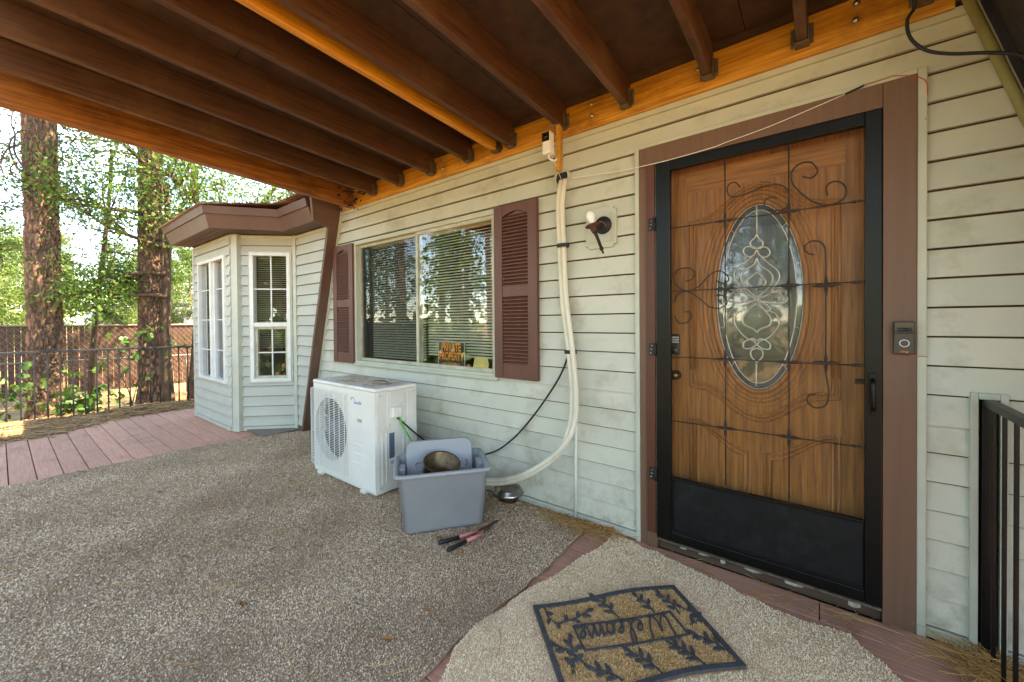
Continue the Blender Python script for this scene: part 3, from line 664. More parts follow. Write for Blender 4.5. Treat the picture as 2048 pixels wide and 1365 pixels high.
# ------------------------------------------------------------------ bay window
bay = empty('bay_window', (-5.9, -.3, 0), 'sage clapboard bay window with brown eave beyond the slanted rake board', 'bay window')
E2, OFF2 = .1185, .05
sq = math.sqrt(.5)
FA = ((-6.85, -.59, 0), (1, 0, 0), (0, -1, 0)); FB = ((-5.435, -.513, 0), (sq, sq, 0), (sq, -sq, 0)); FC = ((-4.985, -.065, 0), (1, 0, 0), (0, -1, 0))
WA = (.24, 1.25, .555, 2.085); WB = (.105, .59, .56, 2.125)
clap(*FA, lambda z: (0, 1.38), 0, 2.30, [WA], bay, 'bay_siding', .018, E2, OFF2)
clap(*FB, lambda z: (.0, .63), 0, 2.30, [WB], bay, 'bay_siding', .018, E2, OFF2)
clap(*FC, lambda z: (.02, xl(z)-.05+4.985), 0, 2.30, [], bay, 'bay_siding', .018, E2, OFF2)
core = MB()       # walls behind the boards, in slabs round the windows
def fslab(F, u0, u1, z0, z1, d0=-.09, d1=.002):
    core.obox(F[0], F[1], (0, 0, 1), F[2], (u0, z0, d0), (u1, z1, d1))
for F, W_, ln in ((FA, WA, 1.38), (FB, WB, .63)):
    fslab(F, 0, W_[0], 0, 2.32); fslab(F, W_[1], ln, 0, 2.32); fslab(F, W_[0], W_[1], 0, W_[2]); fslab(F, W_[0], W_[1], W_[3], 2.32)
core.box((-6.85, -.5, 0), (-6.8, .6, 2.32)); core.box((-4.95, -.06, 0), (-4.8, .05, 1.0))
core.add([(-4.97, -.063, 0), (xl(0)-.05, -.063, 0), (xl(2.32)-.05, -.063, 2.32), (-4.97, -.063, 2.32)], [(0, 1, 2, 3)])
core.build('wall_core', 'wall_inside', bay)
ib_ = MB(); ib_.box((-6.8, .6, .0), (-4.6, .65, 2.32)); ib_.box((-6.8, -.48, .005), (-4.9, .6, .02)); ib_.build('inner_wall', 'wall_inside', bay)
# posts and trims
def ppost(nm, c, ang, wd, dp, z1=2.31, mt='siding_trim'):
    a = math.radians(ang); ux = (math.cos(a), math.sin(a), 0); uy = (-math.sin(a), math.cos(a), 0)
    MB().obox((c[0], c[1], 0), ux, uy, (0, 0, 1), (-wd/2, -dp/2, 0.003), (wd/2, dp/2, z1)).build(nm, mt, bay, bevel=.003)
ppost('corner_post', (-5.452, -.545), 22.5, .115, .07)
ppost('corner_post', (-6.845, -.58), 0, .05, .07)
ppost('corner_trim', (-4.985, -.075), 22.5, .045, .05)
tr = MB()
for F, ln in ((FA, 1.34), (FB, .60)):
    tr.obox(F[0], F[1], (0, 0, 1), F[2], (.03, .004, 0), (ln, .05, .020)); tr.obox(F[0], F[1], (0, 0, 1), F[2], (.03, 2.27, 0), (ln, 2.305, .022))
tr.box((-4.96, -.087, 2.27), (xl(2.28)-.06, -.065, 2.305)); tr.build('band_trim', 'siding_trim', bay, bevel=.002)
sc_ = MB(); sc_.add([(xl(0)-.085,-.095,0),(xl(0)-.05,-.095,0),(xl(2.3)-.05,-.095,2.3),(xl(2.3)-.085,-.095,2.3),(xl(0)-.085,-.06,0),(xl(0)-.05,-.06,0),(xl(2.3)-.05,-.06,2.3),(xl(2.3)-.085,-.06,2.3)], [(0,1,2,3),(4,7,6,5),(0,4,5,1),(1,5,6,2),(2,6,7,3),(3,7,4,0)])
sc_.build('slanted_trim', 'siding_trim', bay, bevel=.002)
def wframe(nm, F, u0, u1, z0, z1, wd, d0, d1, mt, parent):
    o, ux, ot = F; f = MB(); B = lambda a, b: f.obox(o, ux, (0, 0, 1), ot, a, b)
    B((u0, z0, d0), (u1, z0+wd, d1)); B((u0, z1-wd, d0), (u1, z1, d1)); B((u0, z0+wd, d0), (u0+wd, z1-wd, d1)); B((u1-wd, z0+wd, d0), (u1, z1-wd, d1))
    return f.build(nm, mt, parent, bevel=.003)
def fbox(nm, F, a, b, mt, parent, bev=0):
    return MB().obox(F[0], F[1], (0, 0, 1), F[2], a, b).build(nm, mt, parent, bevel=bev)
wb = empty('bay_sash_window', (0, 0, 0)); wb.parent = bay; wb.location = (5.9, .3, 0); ROOTLOC['bay_sash_window'] = (0, 0, 0)
wframe('outer_trim', FB, *WB, .018, -.01, .026, 'siding_trim', wb)
u0, u1, z0, z1 = WB; u0 += .018; u1 -= .018; z0 += .018; z1 -= .018
wframe('frame', FB, u0, u1, z0, z1, .04, -.05, .036, 'white_vinyl', wb)
zm = 1.255
fbox('meeting_rail', FB, (u0+.04, zm-.025, -.04), (u1-.04, zm+.025, .03), 'white_vinyl', wb, .003)
wframe('sash', FB, u0+.04, u1-.04, z0+.04, zm-.025, .03, -.04, .006, 'alu_frame', wb)
fbox('pane', FB, (u0+.04, zm+.025, -.012), (u1-.04, z1-.04, -.008), 'glass', wb); fbox('pane', FB, (u0+.07, z0+.07, -.022), (u1-.07, zm-.055, -.018), 'glass', wb)
uc = (u0+u1)/2
fbox('muntin', FB, (uc-.007, zm+.025, -.006), (uc+.007, z1-.04, .002), 'white_vinyl', wb); fbox('muntin', FB, (u0+.04, (zm+z1)/2-.012, -.007), (u1-.04, (zm+z1)/2+.002, .003), 'white_vinyl', wb)
fbox('muntin', FB, (uc-.007, z0+.07, -.016), (uc+.007, zm-.055, -.008), 'white_vinyl', wb); fbox('muntin', FB, (u0+.07, (z0+zm)/2, -.017), (u1-.07, (z0+zm)/2+.014, -.007), 'white_vinyl', wb)
proto = None; zz = .98
while zz < z1-.05:
    if proto is None: proto = fbox('blind_slat', FB, (u0+.05, zz, -.085), (u1-.05, zz+.002, -.062), 'blind', wb); base = zz
    else: o = proto.copy(); col.objects.link(o); o.parent = wb; o.location = (0, 0, zz-base)
    zz += .026
wa = empty('bay_slider_window', (0, 0, 0)); wa.parent = bay; wa.location = (5.9, .3, 0); ROOTLOC['bay_slider_window'] = (0, 0, 0)
u0, u1, z0, z1 = WA
wframe('frame', FA, u0, u1, z0, z1, .04, -.05, .036, 'white_vinyl', wa)
um = (u0+u1)/2-.02
fbox('mullion', FA, (um-.03, z0+.04, -.03), (um+.03, z1-.04, .03), 'white_vinyl', wa, .003)
fbox('mullion', FA, (um+.035, z0+.04, -.045), (um+.075, z1-.04, .004), 'white_vinyl', wa, .003)
fbox('pane', FA, (u0+.04, z0+.04, -.006), (um-.03, z1-.04, -.002), 'glass', wa); fbox('pane', FA, (um+.075, z0+.04, -.03), (u1-.04, z1-.04, -.026), 'glass', wa)
for a, c, d in ((u0+.04, um-.03, -.001), (um+.075, u1-.04, -.025)):
    for k in (1, 2, 3): fbox('muntin', FA, (a, z0+(z1-z0)*k/4-.006, d), (c, z0+(z1-z0)*k/4+.006, d+.006), 'white_vinyl', wa)
    fbox('muntin', FA, ((a+c)/2-.006, z0+.04, d+.0005), ((a+c)/2+.006, z1-.04, d+.0055), 'white_vinyl', wa)
# eave: soffit slats, fascia, metal roof
EV = [(-6.83, .35), (-6.83, -.85), (-5.265, -.85), (-4.846, -.273), (-4.14, -.273)]
def off_poly(P, d):
    out = []
    for i, p in enumerate(P):
        ns = []
        for a, b in ((i-1, i), (i, i+1)):
            if a < 0 or b >= len(P): continue
            dx, dy = P[b][0]-P[a][0], P[b][1]-P[a][1]; l_ = math.hypot(dx, dy); ns.append((dy/l_, -dx/l_))
        # outward is to the right-hand side of travel (towards -Y / -X)
        ns = [(-n_[0], -n_[1]) if (n_[0]*0-n_[1]) < -1e-9 or (abs(n_[1]) < 1e-9 and n_[0] > 0) else n_ for n_ in ns]
        if len(ns) == 1: q = (p[0]+ns[0][0]*d, p[1]+ns[0][1]*d)
        else:
            bx, by = ns[0][0]+ns[1][0], ns[0][1]+ns[1][1]; l2 = bx*bx+by*by; q = (p[0]+2*bx*d/l2, p[1]+2*by*d/l2)
        out.append(q)
    return out
def band(nm, mt, d0, z0, d1, z1, th=.02):
    P0, P1 = off_poly(EV, d0), off_poly(EV, d1); Q0, Q1 = off_poly(EV, d0-th), off_poly(EV, d1-th)
    for i in range(len(EV)-1):
        m_ = MB(); v = [(*P0[i], z0), (*P0[i+1], z0), (*P1[i+1], z1), (*P1[i], z1), (*Q0[i], z0), (*Q0[i+1], z0), (*Q1[i+1], z1), (*Q1[i], z1)]
        m_.add(v, [(0,1,2,3),(4,7,6,5),(0,4,5,1),(1,5,6,2),(2,6,7,3),(3,7,4,0)]); m_.build(nm, mt, bay)
band('fascia_board', 'brown_fascia', 0, 2.312, .045, 2.46); band('drip_board', 'brown_fascia', .058, 2.455, .075, 2.535, .03)
yy = -.845; i = 0
while yy < .30:
    xe = -5.28 if yy < -.82 else (-5.265+(yy+.85)*.726-.02 if yy < -.275 else -4.16)
    MB().box((-6.81, yy, 2.314), (xe, yy+.07, 2.322)).build('soffit_slat', 'soffit', bay, bevel=.002); yy += .075
RF = off_poly(EV, .10)
# corrugated metal sheet: rises towards the house
mr = MB(); ys_ = np.linspace(-.96, 1.2, 12); nx = 150; xs_ = np.linspace(-6.95, -4.1, nx)
def yfront(x): 
    if x < RF[2][0]: return RF[2][1]
    if x < RF[3][0]: return RF[2][1]+(x-RF[2][0])/(RF[3][0]-RF[2][0])*(RF[3][1]-RF[2][1])
    return RF[3][1]
vs = []
for j in range(8):
    for x in xs_:
        y = yfront(x)+(1.2-yfront(x))*j/7; vs.append((x, y, 2.545+(y+.96)*.10+.010*math.sin(x*2*math.pi/.075)+.006*math.sin(x*3.1)))
mr.add(vs, [(j*nx+i, j*nx+i+1, (j+1)*nx+i+1, (j+1)*nx+i) for j in range(7) for i in range(nx-1)], True)
rfo = mr.build('metal_roof', 'metal_roof', bay); md = rfo.modifiers.new('thick', 'SOLIDIFY'); md.thickness = .004
MB().box((-6.78, .5, 0), (-4.2, 7.0, 2.9)).build('wing_body', 'dark_roof', bay)  # unseen wing behind the bay, sized to cast shade on the deck

# ------------------------------------------------------------------ overhead deck (porch ceiling)
up = empty('upper_deck', (-1.8, -1.3, 2.45), 'timber deck overhead with brown joists and orange ledger, roofing the porch', 'porch ceiling')
SL = -.0532; YEND = -2.42; YL = -.045
def zb(y): return 2.478+SL*(y-YL)
def joist(x, mt='joist_paint', nm='joist', wd=.04, ht=.16, dz=0, y1=YL):
    m_ = MB(); 
    for_y = [(YEND, zb(YEND)+dz), (y1, zb(y1)+dz)]
    v = []
    for y, z in for_y: v += [(x-wd/2, y, z), (x+wd/2, y, z), (x+wd/2, y, z+ht), (x-wd/2, y, z+ht)]
    m_.add(v, [(0,1,2,3),(7,6,5,4),(0,4,5,1),(1,5,6,2),(2,6,7,3),(3,7,4,0)]); return m_.build(nm, mt, up, bevel=.003)
JX = [-3.375, -2.965, -2.550, -2.125, -1.722, -1.308, -.892, -.462, -.082, 0.30, .70, 1.1, 1.5, 1.9, 2.3, 2.7, 3.1]  # unseen right-hand joists and sheets run on to shade the porch
for x in JX: joist(x)
joist(-1.852, 'orange_wood_y')
joist(-3.79, 'rim_wood', 'rim_beam', .075, .205, -.045, -.02)
MB().box((-4.02, YL, 2.432), (.385, .0, 2.608)).build('ledger_board', 'orange_wood_x', up, bevel=.004)
MB().box((-4.02, YL-.02, 2.6085), (.7, .0, 2.639)).build('nailer', 'plywood', up)
MB().box((.386, YL, 2.45), (3.3, .015, 2.608)).build('ledger_board', 'plywood', up, bevel=.004)
ply = [-3.86, -2.75, -1.52, -.30, .92, 2.14, 3.3]; yc = [YEND-.02, -1.46, -.045]
for a, c in zip(ply[:-1], ply[1:]):
    for y0, y1 in zip(yc[:-1], yc[1:]):
        m_ = MB(); v = []
        for y in (y0+.002, y1-.002):
            z = zb(y)+.1615; v += [(a+.002, y, z), (c-.002, y, z), (c-.002, y, z+.02), (a+.002, y, z+.02)]
        m_.add(v, [(0,1,2,3),(7,6,5,4),(0,4,5,1),(1,5,6,2),(2,6,7,3),(3,7,4,0)]); m_.build('plywood_sheet', 'plywood', up)
m_ = MB(); m_.add([(-3.95, YEND-.1, zb(YEND)+.195), (3.3, YEND-.1, zb(YEND)+.195), (3.3, .02, zb(0)+.195), (-3.95, .02, zb(0)+.195)], [(0, 1, 2, 3)]); m_.build('deck_top', 'plywood', up)
hx = None
for x in JX+[-1.852]:
    if x > .5: continue
    if hx is None:
        h_ = MB(); zt = zb(YL)
        h_.box((x-.026, YL-.055, zt-.006), (x+.026, YL-.001, zt-.002)); 
        for s in (-1, 1):
            h_.box((x+s*.0225, YL-.05, zt-.003), (x+s*.0255, YL-.001, zt+.09)); h_.box((x+s*.0255, YL-.0045, zt+.005), (x+s*.042, YL-.0015, zt+.092))
            for k in range(4): h_.lathe([(.005, -.004), (.004, -.006), (0, -.0065)], (x+s*.034, YL-.001, zt+.016+.022*k), (0, 1, 0), 6)
        hp = h_.build('joist_hanger', 'galv', up); hx = x
    else:
        o = hp.copy(); col.objects.link(o); o.parent = up; o.location = (x-hx, 0, 0)
for q in ((1182.6, 209), (1183.7, 232), (1396, 140), (1712.7, 7), (1711, 41), (889, 320.5), (886, 338)):
    p = onY(*q, YL); MB().lathe([(.013, 0), (.012, -.005), (.007, -.009), (0, -.010)], p, (0, 1, 0), 14).build('carriage_bolt', 'bolt', up)
# ------------------------------------------------------------------ rugs and doormat
def rug(name, poly, zt, pile, backing, label, sp, h, wdt, near, lean=1.0, wav=0.012, dark=None):
    pl = []
    for i in range(len(poly)):                                     # frayed, wavy outline
        a, b = npy(poly[i]), npy(poly[(i+1) % len(poly)]); k = max(2, int(np.linalg.norm(b-a)/.06))
        for j in range(k):
            p = a+(b-a)*j/k; pl.append((p[0]+random.uniform(-1, 1)*wav*.5, p[1]+random.uniform(-1, 1)*wav*.5))
    cx_, cy_ = np.mean([p[0] for p in pl]), np.mean([p[1] for p in pl])
    r = empty(name, (cx_, cy_, 0), label, 'rug')
    MB().prism([(x, y, .003) for x, y in pl], (0, 0, zt-.003)).build('backing', backing, r)
    P = np.array(pl); x0, y0 = P.min(0); x1, y1 = P.max(0)
    gx, gy = np.meshgrid(np.arange(x0, x1, sp), np.arange(y0, y1, sp)); x = gx.ravel()+rng.uniform(-.6, .6, gx.size)*sp; y = gy.ravel()+rng.uniform(-.6, .6, gx.size)*sp
    k = inpoly(x, y, pl); x, y = x[k], y[k]
    d = np.hypot(x-CAM[0], y-CAM[1]); keep = rng.random(len(x)) < np.clip(near/d, .35, 1)**1.3; x, y, d = x[keep], y[keep], d[keep]
    n = len(x); s = np.clip(d/near, 1, 1.9)**.8
    a = rng.uniform(0, 2*np.pi, n); la = rng.uniform(0, 2*np.pi, n); ll = rng.uniform(.1, 1.0, n)*h*lean; hh = h*rng.uniform(.6, 1.25, n)*s**.3; ww = wdt*rng.uniform(.7, 1.3, n)*s
    ca, sa = np.cos(a)*ww/2, np.sin(a)*ww/2; lx, ly = np.cos(la)*ll, np.sin(la)*ll; z = np.full(n, zt-.001)
    V = np.zeros((n, 4, 3))
    V[:, 0] = np.stack([x-ca, y-sa, z], 1); V[:, 1] = np.stack([x+ca, y+sa, z], 1)
    V[:, 2] = np.stack([x+ca*.8+lx, y+sa*.8+ly, z+hh], 1); V[:, 3] = np.stack([x-ca*.8+lx, y-sa*.8+ly, z+hh], 1)
    rn = np.clip(rng.beta(2.0, 2.0, n), 0, 1)
    # broad worn / dirty patches with a shape of their own
    pt = sum(np.sin(x*f*1.3+p1)*np.sin(y*f+p2) for f, p1, p2 in ((2.1, .3, 1.1), (4.3, 2.0, .4), (7.7, 1.0, 3.0)))/3
    rn = np.clip(rn+pt*.34+.04, 0, 1)
    if dark is not None: rn = np.clip(rn+dark(x, y), 0, 1)
    o = fast_quads('pile', V, pile, rn, r); o['kind'] = 'stuff'
    return r
R1 = [(-5.05, -3.3), (-5.05, -2.28), (-5.06, -1.66), (-5.08, -1.2), (-5.0, -.66), (-4.89, -.31), (-4.80, -.05), (-1.14, -.05), (-1.12, -.55), (-1.12, -.76), (-1.145, -1.12), (-1.12, -1.38), (-1.1, -2.2), (-1.1, -3.3)]
rug('carpet_remnant', R1, .012, 'rug_pile', 'rug_backing', 'large brown and grey speckled carpet under the white outdoor unit', .0050, .0055, .0046, 1.7, 1.1)
R2 = [(-.965, -.075), (-.72, -.105), (-.49, -.141), (-.3, -.19), (-.117, -.234), (.077, -.204), (.205, -.357), (.30, -.6), (.33, -1.1), (.33, -2.0), (-.95, -2.0), (-1.05, -1.35), (-1.118, -1.22), (-1.134, -1.08), (-1.096, -.785), (-1.02, -.40)]
rug('pale_rug', R2, .014, 'pale_pile', 'pale_backing', 'pale beige shaggy rug in front of the door, under the welcome mat', .0046, .0055, .0042, 1.6, 1.1, wav=.02)
# doormat
ZM = .031
P0, P1 = onZ(1066, 1212, ZM)[:2], onZ(1347, 1172, ZM)[:2]
e1 = (P1-P0); ML = np.linalg.norm(e1); e1 /= ML; e2 = np.array([e1[1], -e1[0]]); MW = float((onZ(1495, 1330, ZM)[:2]-P1) @ e2)
ZM = .031
dm = empty('doormat', (*(P0+e1*ML/2+e2*MW/2), .02), 'coir welcome doormat with black border and leaf sprigs on the pale rug', 'doormat')
def mp3(u, v, z=ZM): q = P0+e1*u+e2*v; return (q[0], q[1], z+.004*math.sin(u*9+1)*math.sin(v*7)-.0015)
def wavy_edge(u): return .012*math.sin(u/ML*math.pi*2+.4)
MB().prism([mp3(u, wavy_edge(u), ZM-.014) for u in np.linspace(0, ML, 9)]+[mp3(u, MW+wavy_edge(u), ZM-.014) for u in np.linspace(ML, 0, 9)], (0, 0, .011)).build('base', 'coir_base', dm)
n = 46000; u = rng.uniform(.012, ML-.012, n); v = rng.uniform(.012, MW-.012, n)+.012*np.sin(u/ML*np.pi*2+.4)
q = P0+np.outer(u, e1)+np.outer(v, e2); zz = ZM-.004+.004*np.sin(u*9+1)*np.sin(v*7)-.0015
a = rng.uniform(0, 2*np.pi, n); la = rng.uniform(0, 2*np.pi, n); ww = .0011; hh = rng.uniform(.004, .0085, n); ll = rng.uniform(.001, .006, n)
V = np.zeros((n, 4, 3)); ca, sa = np.cos(a)*ww, np.sin(a)*ww
V[:, 0] = np.stack([q[:, 0]-ca, q[:, 1]-sa, zz], 1); V[:, 1] = np.stack([q[:, 0]+ca, q[:, 1]+sa, zz], 1)
V[:, 2] = np.stack([q[:, 0]+ca+np.cos(la)*ll, q[:, 1]+sa+np.sin(la)*ll, zz+hh], 1); V[:, 3] = np.stack([q[:, 0]-ca+np.cos(la)*ll, q[:, 1]-sa+np.sin(la)*ll, zz+hh], 1)
tag(fast_quads('coir_pile', V, 'coir', rng.beta(1.3, 1.3, n), dm), kind='stuff')
# border, flat raised rubber strips
def strip(pts, wd, nm='rubber_strip', zt=.0065):
    m_ = MB(); k = len(pts); L_ = []; R_ = []
    for i in range(k):
        a = npy(pts[max(0, i-1)]); b = npy(pts[min(k-1, i+1)]); d = b-a; d /= np.linalg.norm(d)+1e-9; nrm = np.array([-d[1], d[0]])
        w_ = wd if np.isscalar(wd) else wd[i]
        L_.append(npy(pts[i])+nrm*w_/2); R_.append(npy(pts[i])-nrm*w_/2)
    vs = [mp3(*p, ZM+zt) for p in L_]+[mp3(*p, ZM+zt) for p in R_]+[mp3(*p, ZM-.006) for p in L_]+[mp3(*p, ZM-.006) for p in R_]
    fs = [(i, i+1, k+i+1, k+i) for i in range(k-1)]+[(i, 2*k+i, 2*k+i+1, i+1) for i in range(k-1)]+[(k+i, k+i+1, 3*k+i+1, 3*k+i) for i in range(k-1)]
    m_.add(vs, fs); return m_.build(nm, 'mat_rubber', dm)
us = np.linspace(0, ML, 25)
strip([(u_, wavy_edge(u_)+.006) for u_ in us], .020, 'border'); strip([(u_, MW+wavy_edge(u_)-.006) for u_ in us], .020, 'border')
strip([(.008, v_) for v_ in np.linspace(wavy_edge(0), MW+wavy_edge(0), 12)], .018, 'border'); strip([(ML-.008, v_) for v_ in np.linspace(wavy_edge(ML), MW+wavy_edge(ML), 12)], .018, 'border')
def muv(x, y):
    p = onZ(840+x*.390625, 1000+y*.390625, ZM); d = p[:2]-P0; return np.array([d@e1, d@e2])
fr4 = [muv(785, 655), muv(1280, 575), muv(1375, 690), muv(845, 780)]
for i in range(4):
    a, b = fr4[i], fr4[(i+1) % 4]; strip([a+(b-a)*t for t in np.linspace(-.01, 1.01, 8)], .0075, 'inner_border')
# cursive word, strokes in letter units; reads from the door side
def word():
    W = [(0,1),(.12,1.08),(.16,.7),(.14,.25),(.25,.0),(.42,.35),(.5,.72),(.5,.25),(.62,0),(.8,.4),(.92,1.0),(1.05,.95)]
    e = lambda x: [(x,.12),(x+.15,.28),(x+.2,.45),(x+.1,.5),(x+.02,.3),(x+.1,.02),(x+.25,.08)]
    l = [(1.32,.1),(1.5,.5),(1.55,.95),(1.45,1.0),(1.4,.6),(1.42,.1),(1.52,0),(1.65,.1)]
    c = [(1.65,.1),(1.85,.42),(1.78,.5),(1.68,.35),(1.7,.05),(1.82,.0),(1.95,.1)]
    o = [(1.95,.1),(2.1,.48),(2.0,.4),(1.97,.15),(2.07,.0),(2.2,.15),(2.2,.4),(2.1,.48),(2.3,.42)]
    m_ = [(2.3,.42),(2.38,.48),(2.38,.0),(2.48,.4),(2.58,.48),(2.6,.0),(2.7,.4),(2.8,.48),(2.83,.1),(2.92,.05)]
    return [W, e(1.02)+[(1.32,.1)], l, c, o, m_, e(2.92)]
cA = (fr4[0]+fr4[1]+fr4[2]+fr4[3])/4; tx = (fr4[0]-fr4[1]); tx /= np.linalg.norm(tx); ty = np.array([-tx[1], tx[0]])
if ty @ (fr4[3]-fr4[0]) < 0: ty = -ty
sc = .128
for st in word():
    pts = smooth_path([(*(cA+tx*((x-1.58)*sc+.25*y*sc*.6)+ty*((y-.48)*sc*.92)), 0) for x, y in st], 5)
    strip([(p[0], p[1]) for p in pts], .0062, 'letter_stroke', .0075)
def sprig(x0, y0, x1, y1, nl, ls):
    a, b = muv(x0, y0), muv(x1, y1); d = b-a; ln = np.linalg.norm(d); d /= ln; nn = np.array([-d[1], d[0]])
    bend = lambda t: a+d*ln*t+nn*.012*math.sin(t*3)
    strip([bend(t) for t in np.linspace(0, 1, 8)], .004, 'sprig_stem', .0068)
    for i in range(nl):
        t = .25+.75*i/max(1, nl-1); s = 1 if i % 2 else -1; p = bend(t); dd = d*.75+nn*s*.75; dd /= np.linalg.norm(dd)
        if i == nl-1: dd = d
        ks = np.linspace(0, 1, 6); strip([p+dd*ls*k for k in ks], [.002+.013*math.sin(math.pi*min(1, k*.95+.03)) for k in ks], 'sprig_leaf', .0072)
for sp_ in ((700,640,850,575,5,.038),(640,560,700,640,3,.03),(1020,610,900,510,6,.042),(1200,580,1110,500,5,.038),(1330,590,1230,490,6,.038),(780,900,770,740,6,.046),(860,860,700,760,4,.04),
            (1240,890,1090,790,6,.046),(1470,855,1290,740,7,.046),(1600,800,1420,700,6,.042),(1380,640,1420,600,3,.03),(1040,930,900,880,5,.042),(1440,620,1340,560,3,.03)): sprig(*sp_)

# ------------------------------------------------------------------ loose things by the wall
# outdoor heat-pump unit
AX0, AX1, AY0, AY1, AZ1 = -3.415, -2.515, -.635, -.268, .795
ac = empty('outdoor_unit', (-2.96, -.45, .014), 'white outdoor air conditioning unit with round fan grille below the window', 'air conditioner')
ZB = .055
body = MB(); gx0, gx1, gz0, gz1 = AX0+.012, AX0+.535, .10, AZ1-.07; gc = ((gx0+gx1)/2, (gz0+gz1)/2); gr = .245
body.box((AX0, AY0+.02, ZB), (AX1, AY1, AZ1-.03))
fp = MB(); nS = 48; O_ = []; I_ = []
for i in range(nS):
    a = 2*math.pi*i/nS; c_, s_2 = math.cos(a), math.sin(a)
    t = min((AX1-.004-gc[0])/c_ if c_ > 1e-6 else 9e9, (AX0+.004-gc[0])/c_ if c_ < -1e-6 else 9e9, (AZ1-.03-gc[1])/s_2 if s_2 > 1e-6 else 9e9, (ZB-gc[1])/s_2 if s_2 < -1e-6 else 9e9)
    O_.append((gc[0]+t*c_, AY0, gc[1]+t*s_2)); I_.append((gc[0]+gr*c_, AY0, gc[1]+gr*s_2*1.02))
for cx_ in ((AX1-.004, AZ1-.03), (AX0+.004, AZ1-.03), (AX0+.004, ZB), (AX1-.004, ZB)):
    k = min(range(nS), key=lambda i: (O_[i][0]-cx_[0])**2+(O_[i][2]-cx_[1])**2); O_[k] = (cx_[0], AY0, cx_[1])
fp.rings([[(x, y+.02, z) for x, y, z in O_], O_, I_, [(x, y+.07, z) for x, y, z in I_]])
fp.build('front_panel', 'ac_white', ac)
cv = MB(); cv.box((AX0+.002, AY0+.05, ZB), (AX0+.02, AY1, AZ1-.03)); cv.box((AX0+.02, AY1-.02, ZB), (AX1-.02, AY1, AZ1-.03)); cv.build('case', 'ac_white', ac)
MB().box((AX1-.02, AY0+.021, ZB), (AX1, AY1, AZ1-.03)).build('side_panel', 'ac_grey', ac, bevel=.004)
MB().box((AX0-.004, AY0-.006, AZ1-.03), (AX1+.005, AY1+.004, AZ1)).build('top_cover', 'ac_white', ac, bevel=.012)
MB().box((AX0+.004, AY0+.004, ZB-.022), (AX1-.001, AY1-.004, ZB+.004)).build('base_pan', 'ac_grey', ac, bevel=.004)
MB().lathe([(.0, .11), (.26, .11), (.27, .075)], (gc[0], AY0, gc[1]), (0, 1, 0), 32).build('fan_cavity', 'dark_cavity', ac)
MB().lathe([(0, .02), (.035, .022), (.05, .03), (.055, .09)], (gc[0], AY0, gc[1]), (0, 1, 0), 20).build('fan_hub', 'fan_blade', ac)
for k in range(3):
    a0 = 2*math.pi*k/3+.3; P = []
    for i in range(9):
        t = i/8; P.append((gc[0]+(.05+.18*t)*math.cos(a0+.5*t), AY0+.05+.02*t, gc[1]+(.05+.18*t)*math.sin(a0+.5*t)))
    for i in range(8, -1, -1):
        t = i/8; P.append((gc[0]+(.05+.18*t)*math.cos(a0+.75+.75*t), AY0+.085-.01*t, gc[1]+(.05+.18*t)*math.sin(a0+.75+.75*t)))
    m_ = MB(); m_.add(P, [(i, i+1, 16-i, 17-i) for i in range(8)], True); m_.build('fan_blade', 'fan_blade', ac)
gm = MB(); YG0 = AY0-.03
nz_ = 46
for i in range(nz_+1):
    z = gz0+(gz1-gz0)*i/nz_; gm.tube([(gx0-.004, AY0+.002, z), (gx0, YG0+.006, z), (gx0+.01, YG0, z), (gx1-.01, YG0, z), (gx1, YG0+.006, z), (gx1+.004, AY0+.002, z)], .0021, 4, False)
for i in range(8):
    x = gx0+(gx1-gx0)*i/7; gm.tube([(x, AY0+.002, gz0-.004), (x, YG0+.003, gz0), (x, YG0+.003, gz1), (x, AY0+.002, gz1+.004)], .003, 4, False)
o = gm.build('fan_grille', 'ac_white', ac); o['kind'] = 'stuff'
# marks on the front
lg = onY(713, 805, AY0-.001)
t0 = text('logo_text', 'Senville', .034, (lg[0]+.012, AY0-.0006, lg[2]-.004), (1, 0, 0), (0, 0, 1), 'logo_blue', ac, .0003, shear=.2)
MB().tube([(lg[0]-.052+.026*math.cos(a), AY0-.001, lg[2]+.004+.026*math.sin(a)) for a in np.linspace(.6, 3.0, 12)], .0022, 4).build('logo_arc', 'logo_blue', ac)
MB().tube([(lg[0]-.056+.02*math.cos(a), AY0-.001, lg[2]+.018+.014*math.sin(a)) for a in np.linspace(.9, 2.6, 8)], .0022, 4).build('logo_arc', 'logo_orange', ac)
p = onY(719, 842, AY0); MB().box((p[0]-.03, AY0-.002, p[2]-.012), (p[0]+.03, AY0+.001, p[2]+.014)).build('badge', 'alu_frame', ac, bevel=.002)
for z in (.36, .29, .22): MB().box((-2.80, AY0-.004, z-.004), (-2.66, AY0+.002, z+.004)).build('press_rib', 'ac_white', ac, bevel=.003)
# right side: terminal cover, ribs, stickers
XS = AX1
MB().box((XS-.002, AY0+.10, .50), (XS+.004, AY0+.262, .755)).build('service_plate', 'ac_grey', ac, bevel=.004)
MB().box((XS+.0, AY0+.125, .565), (XS+.035, AY0+.215, .645)).build('cable_box', 'ac_white', ac, bevel=.012)
hc = MB(); hc.box((XS+.003, AY0+.12, .675), (XS+.010, AY0+.235, .742)); hc.build('hand_grip', 'ac_grey', ac, bevel=.008)
for k, (ya, yb, za, zb_) in enumerate(((.275, .335, .12, .74), (.05, .068, .10, .46), (.085, .10, .10, .46), (.235, .25, .10, .46))):
    MB().box((XS-.004, AY0+ya, za), (XS+.005, AY0+yb, zb_)).build('press_rib', 'ac_grey', ac, bevel=.004)
MB().box((XS, AY0+.115, .27), (XS+.0015, AY0+.16, .455)).build('spec_label', 'label_blue', ac); MB().box((XS, AY0+.115, .215), (XS+.0016, AY0+.17, .262)).build('barcode_label', 'label_white', ac)
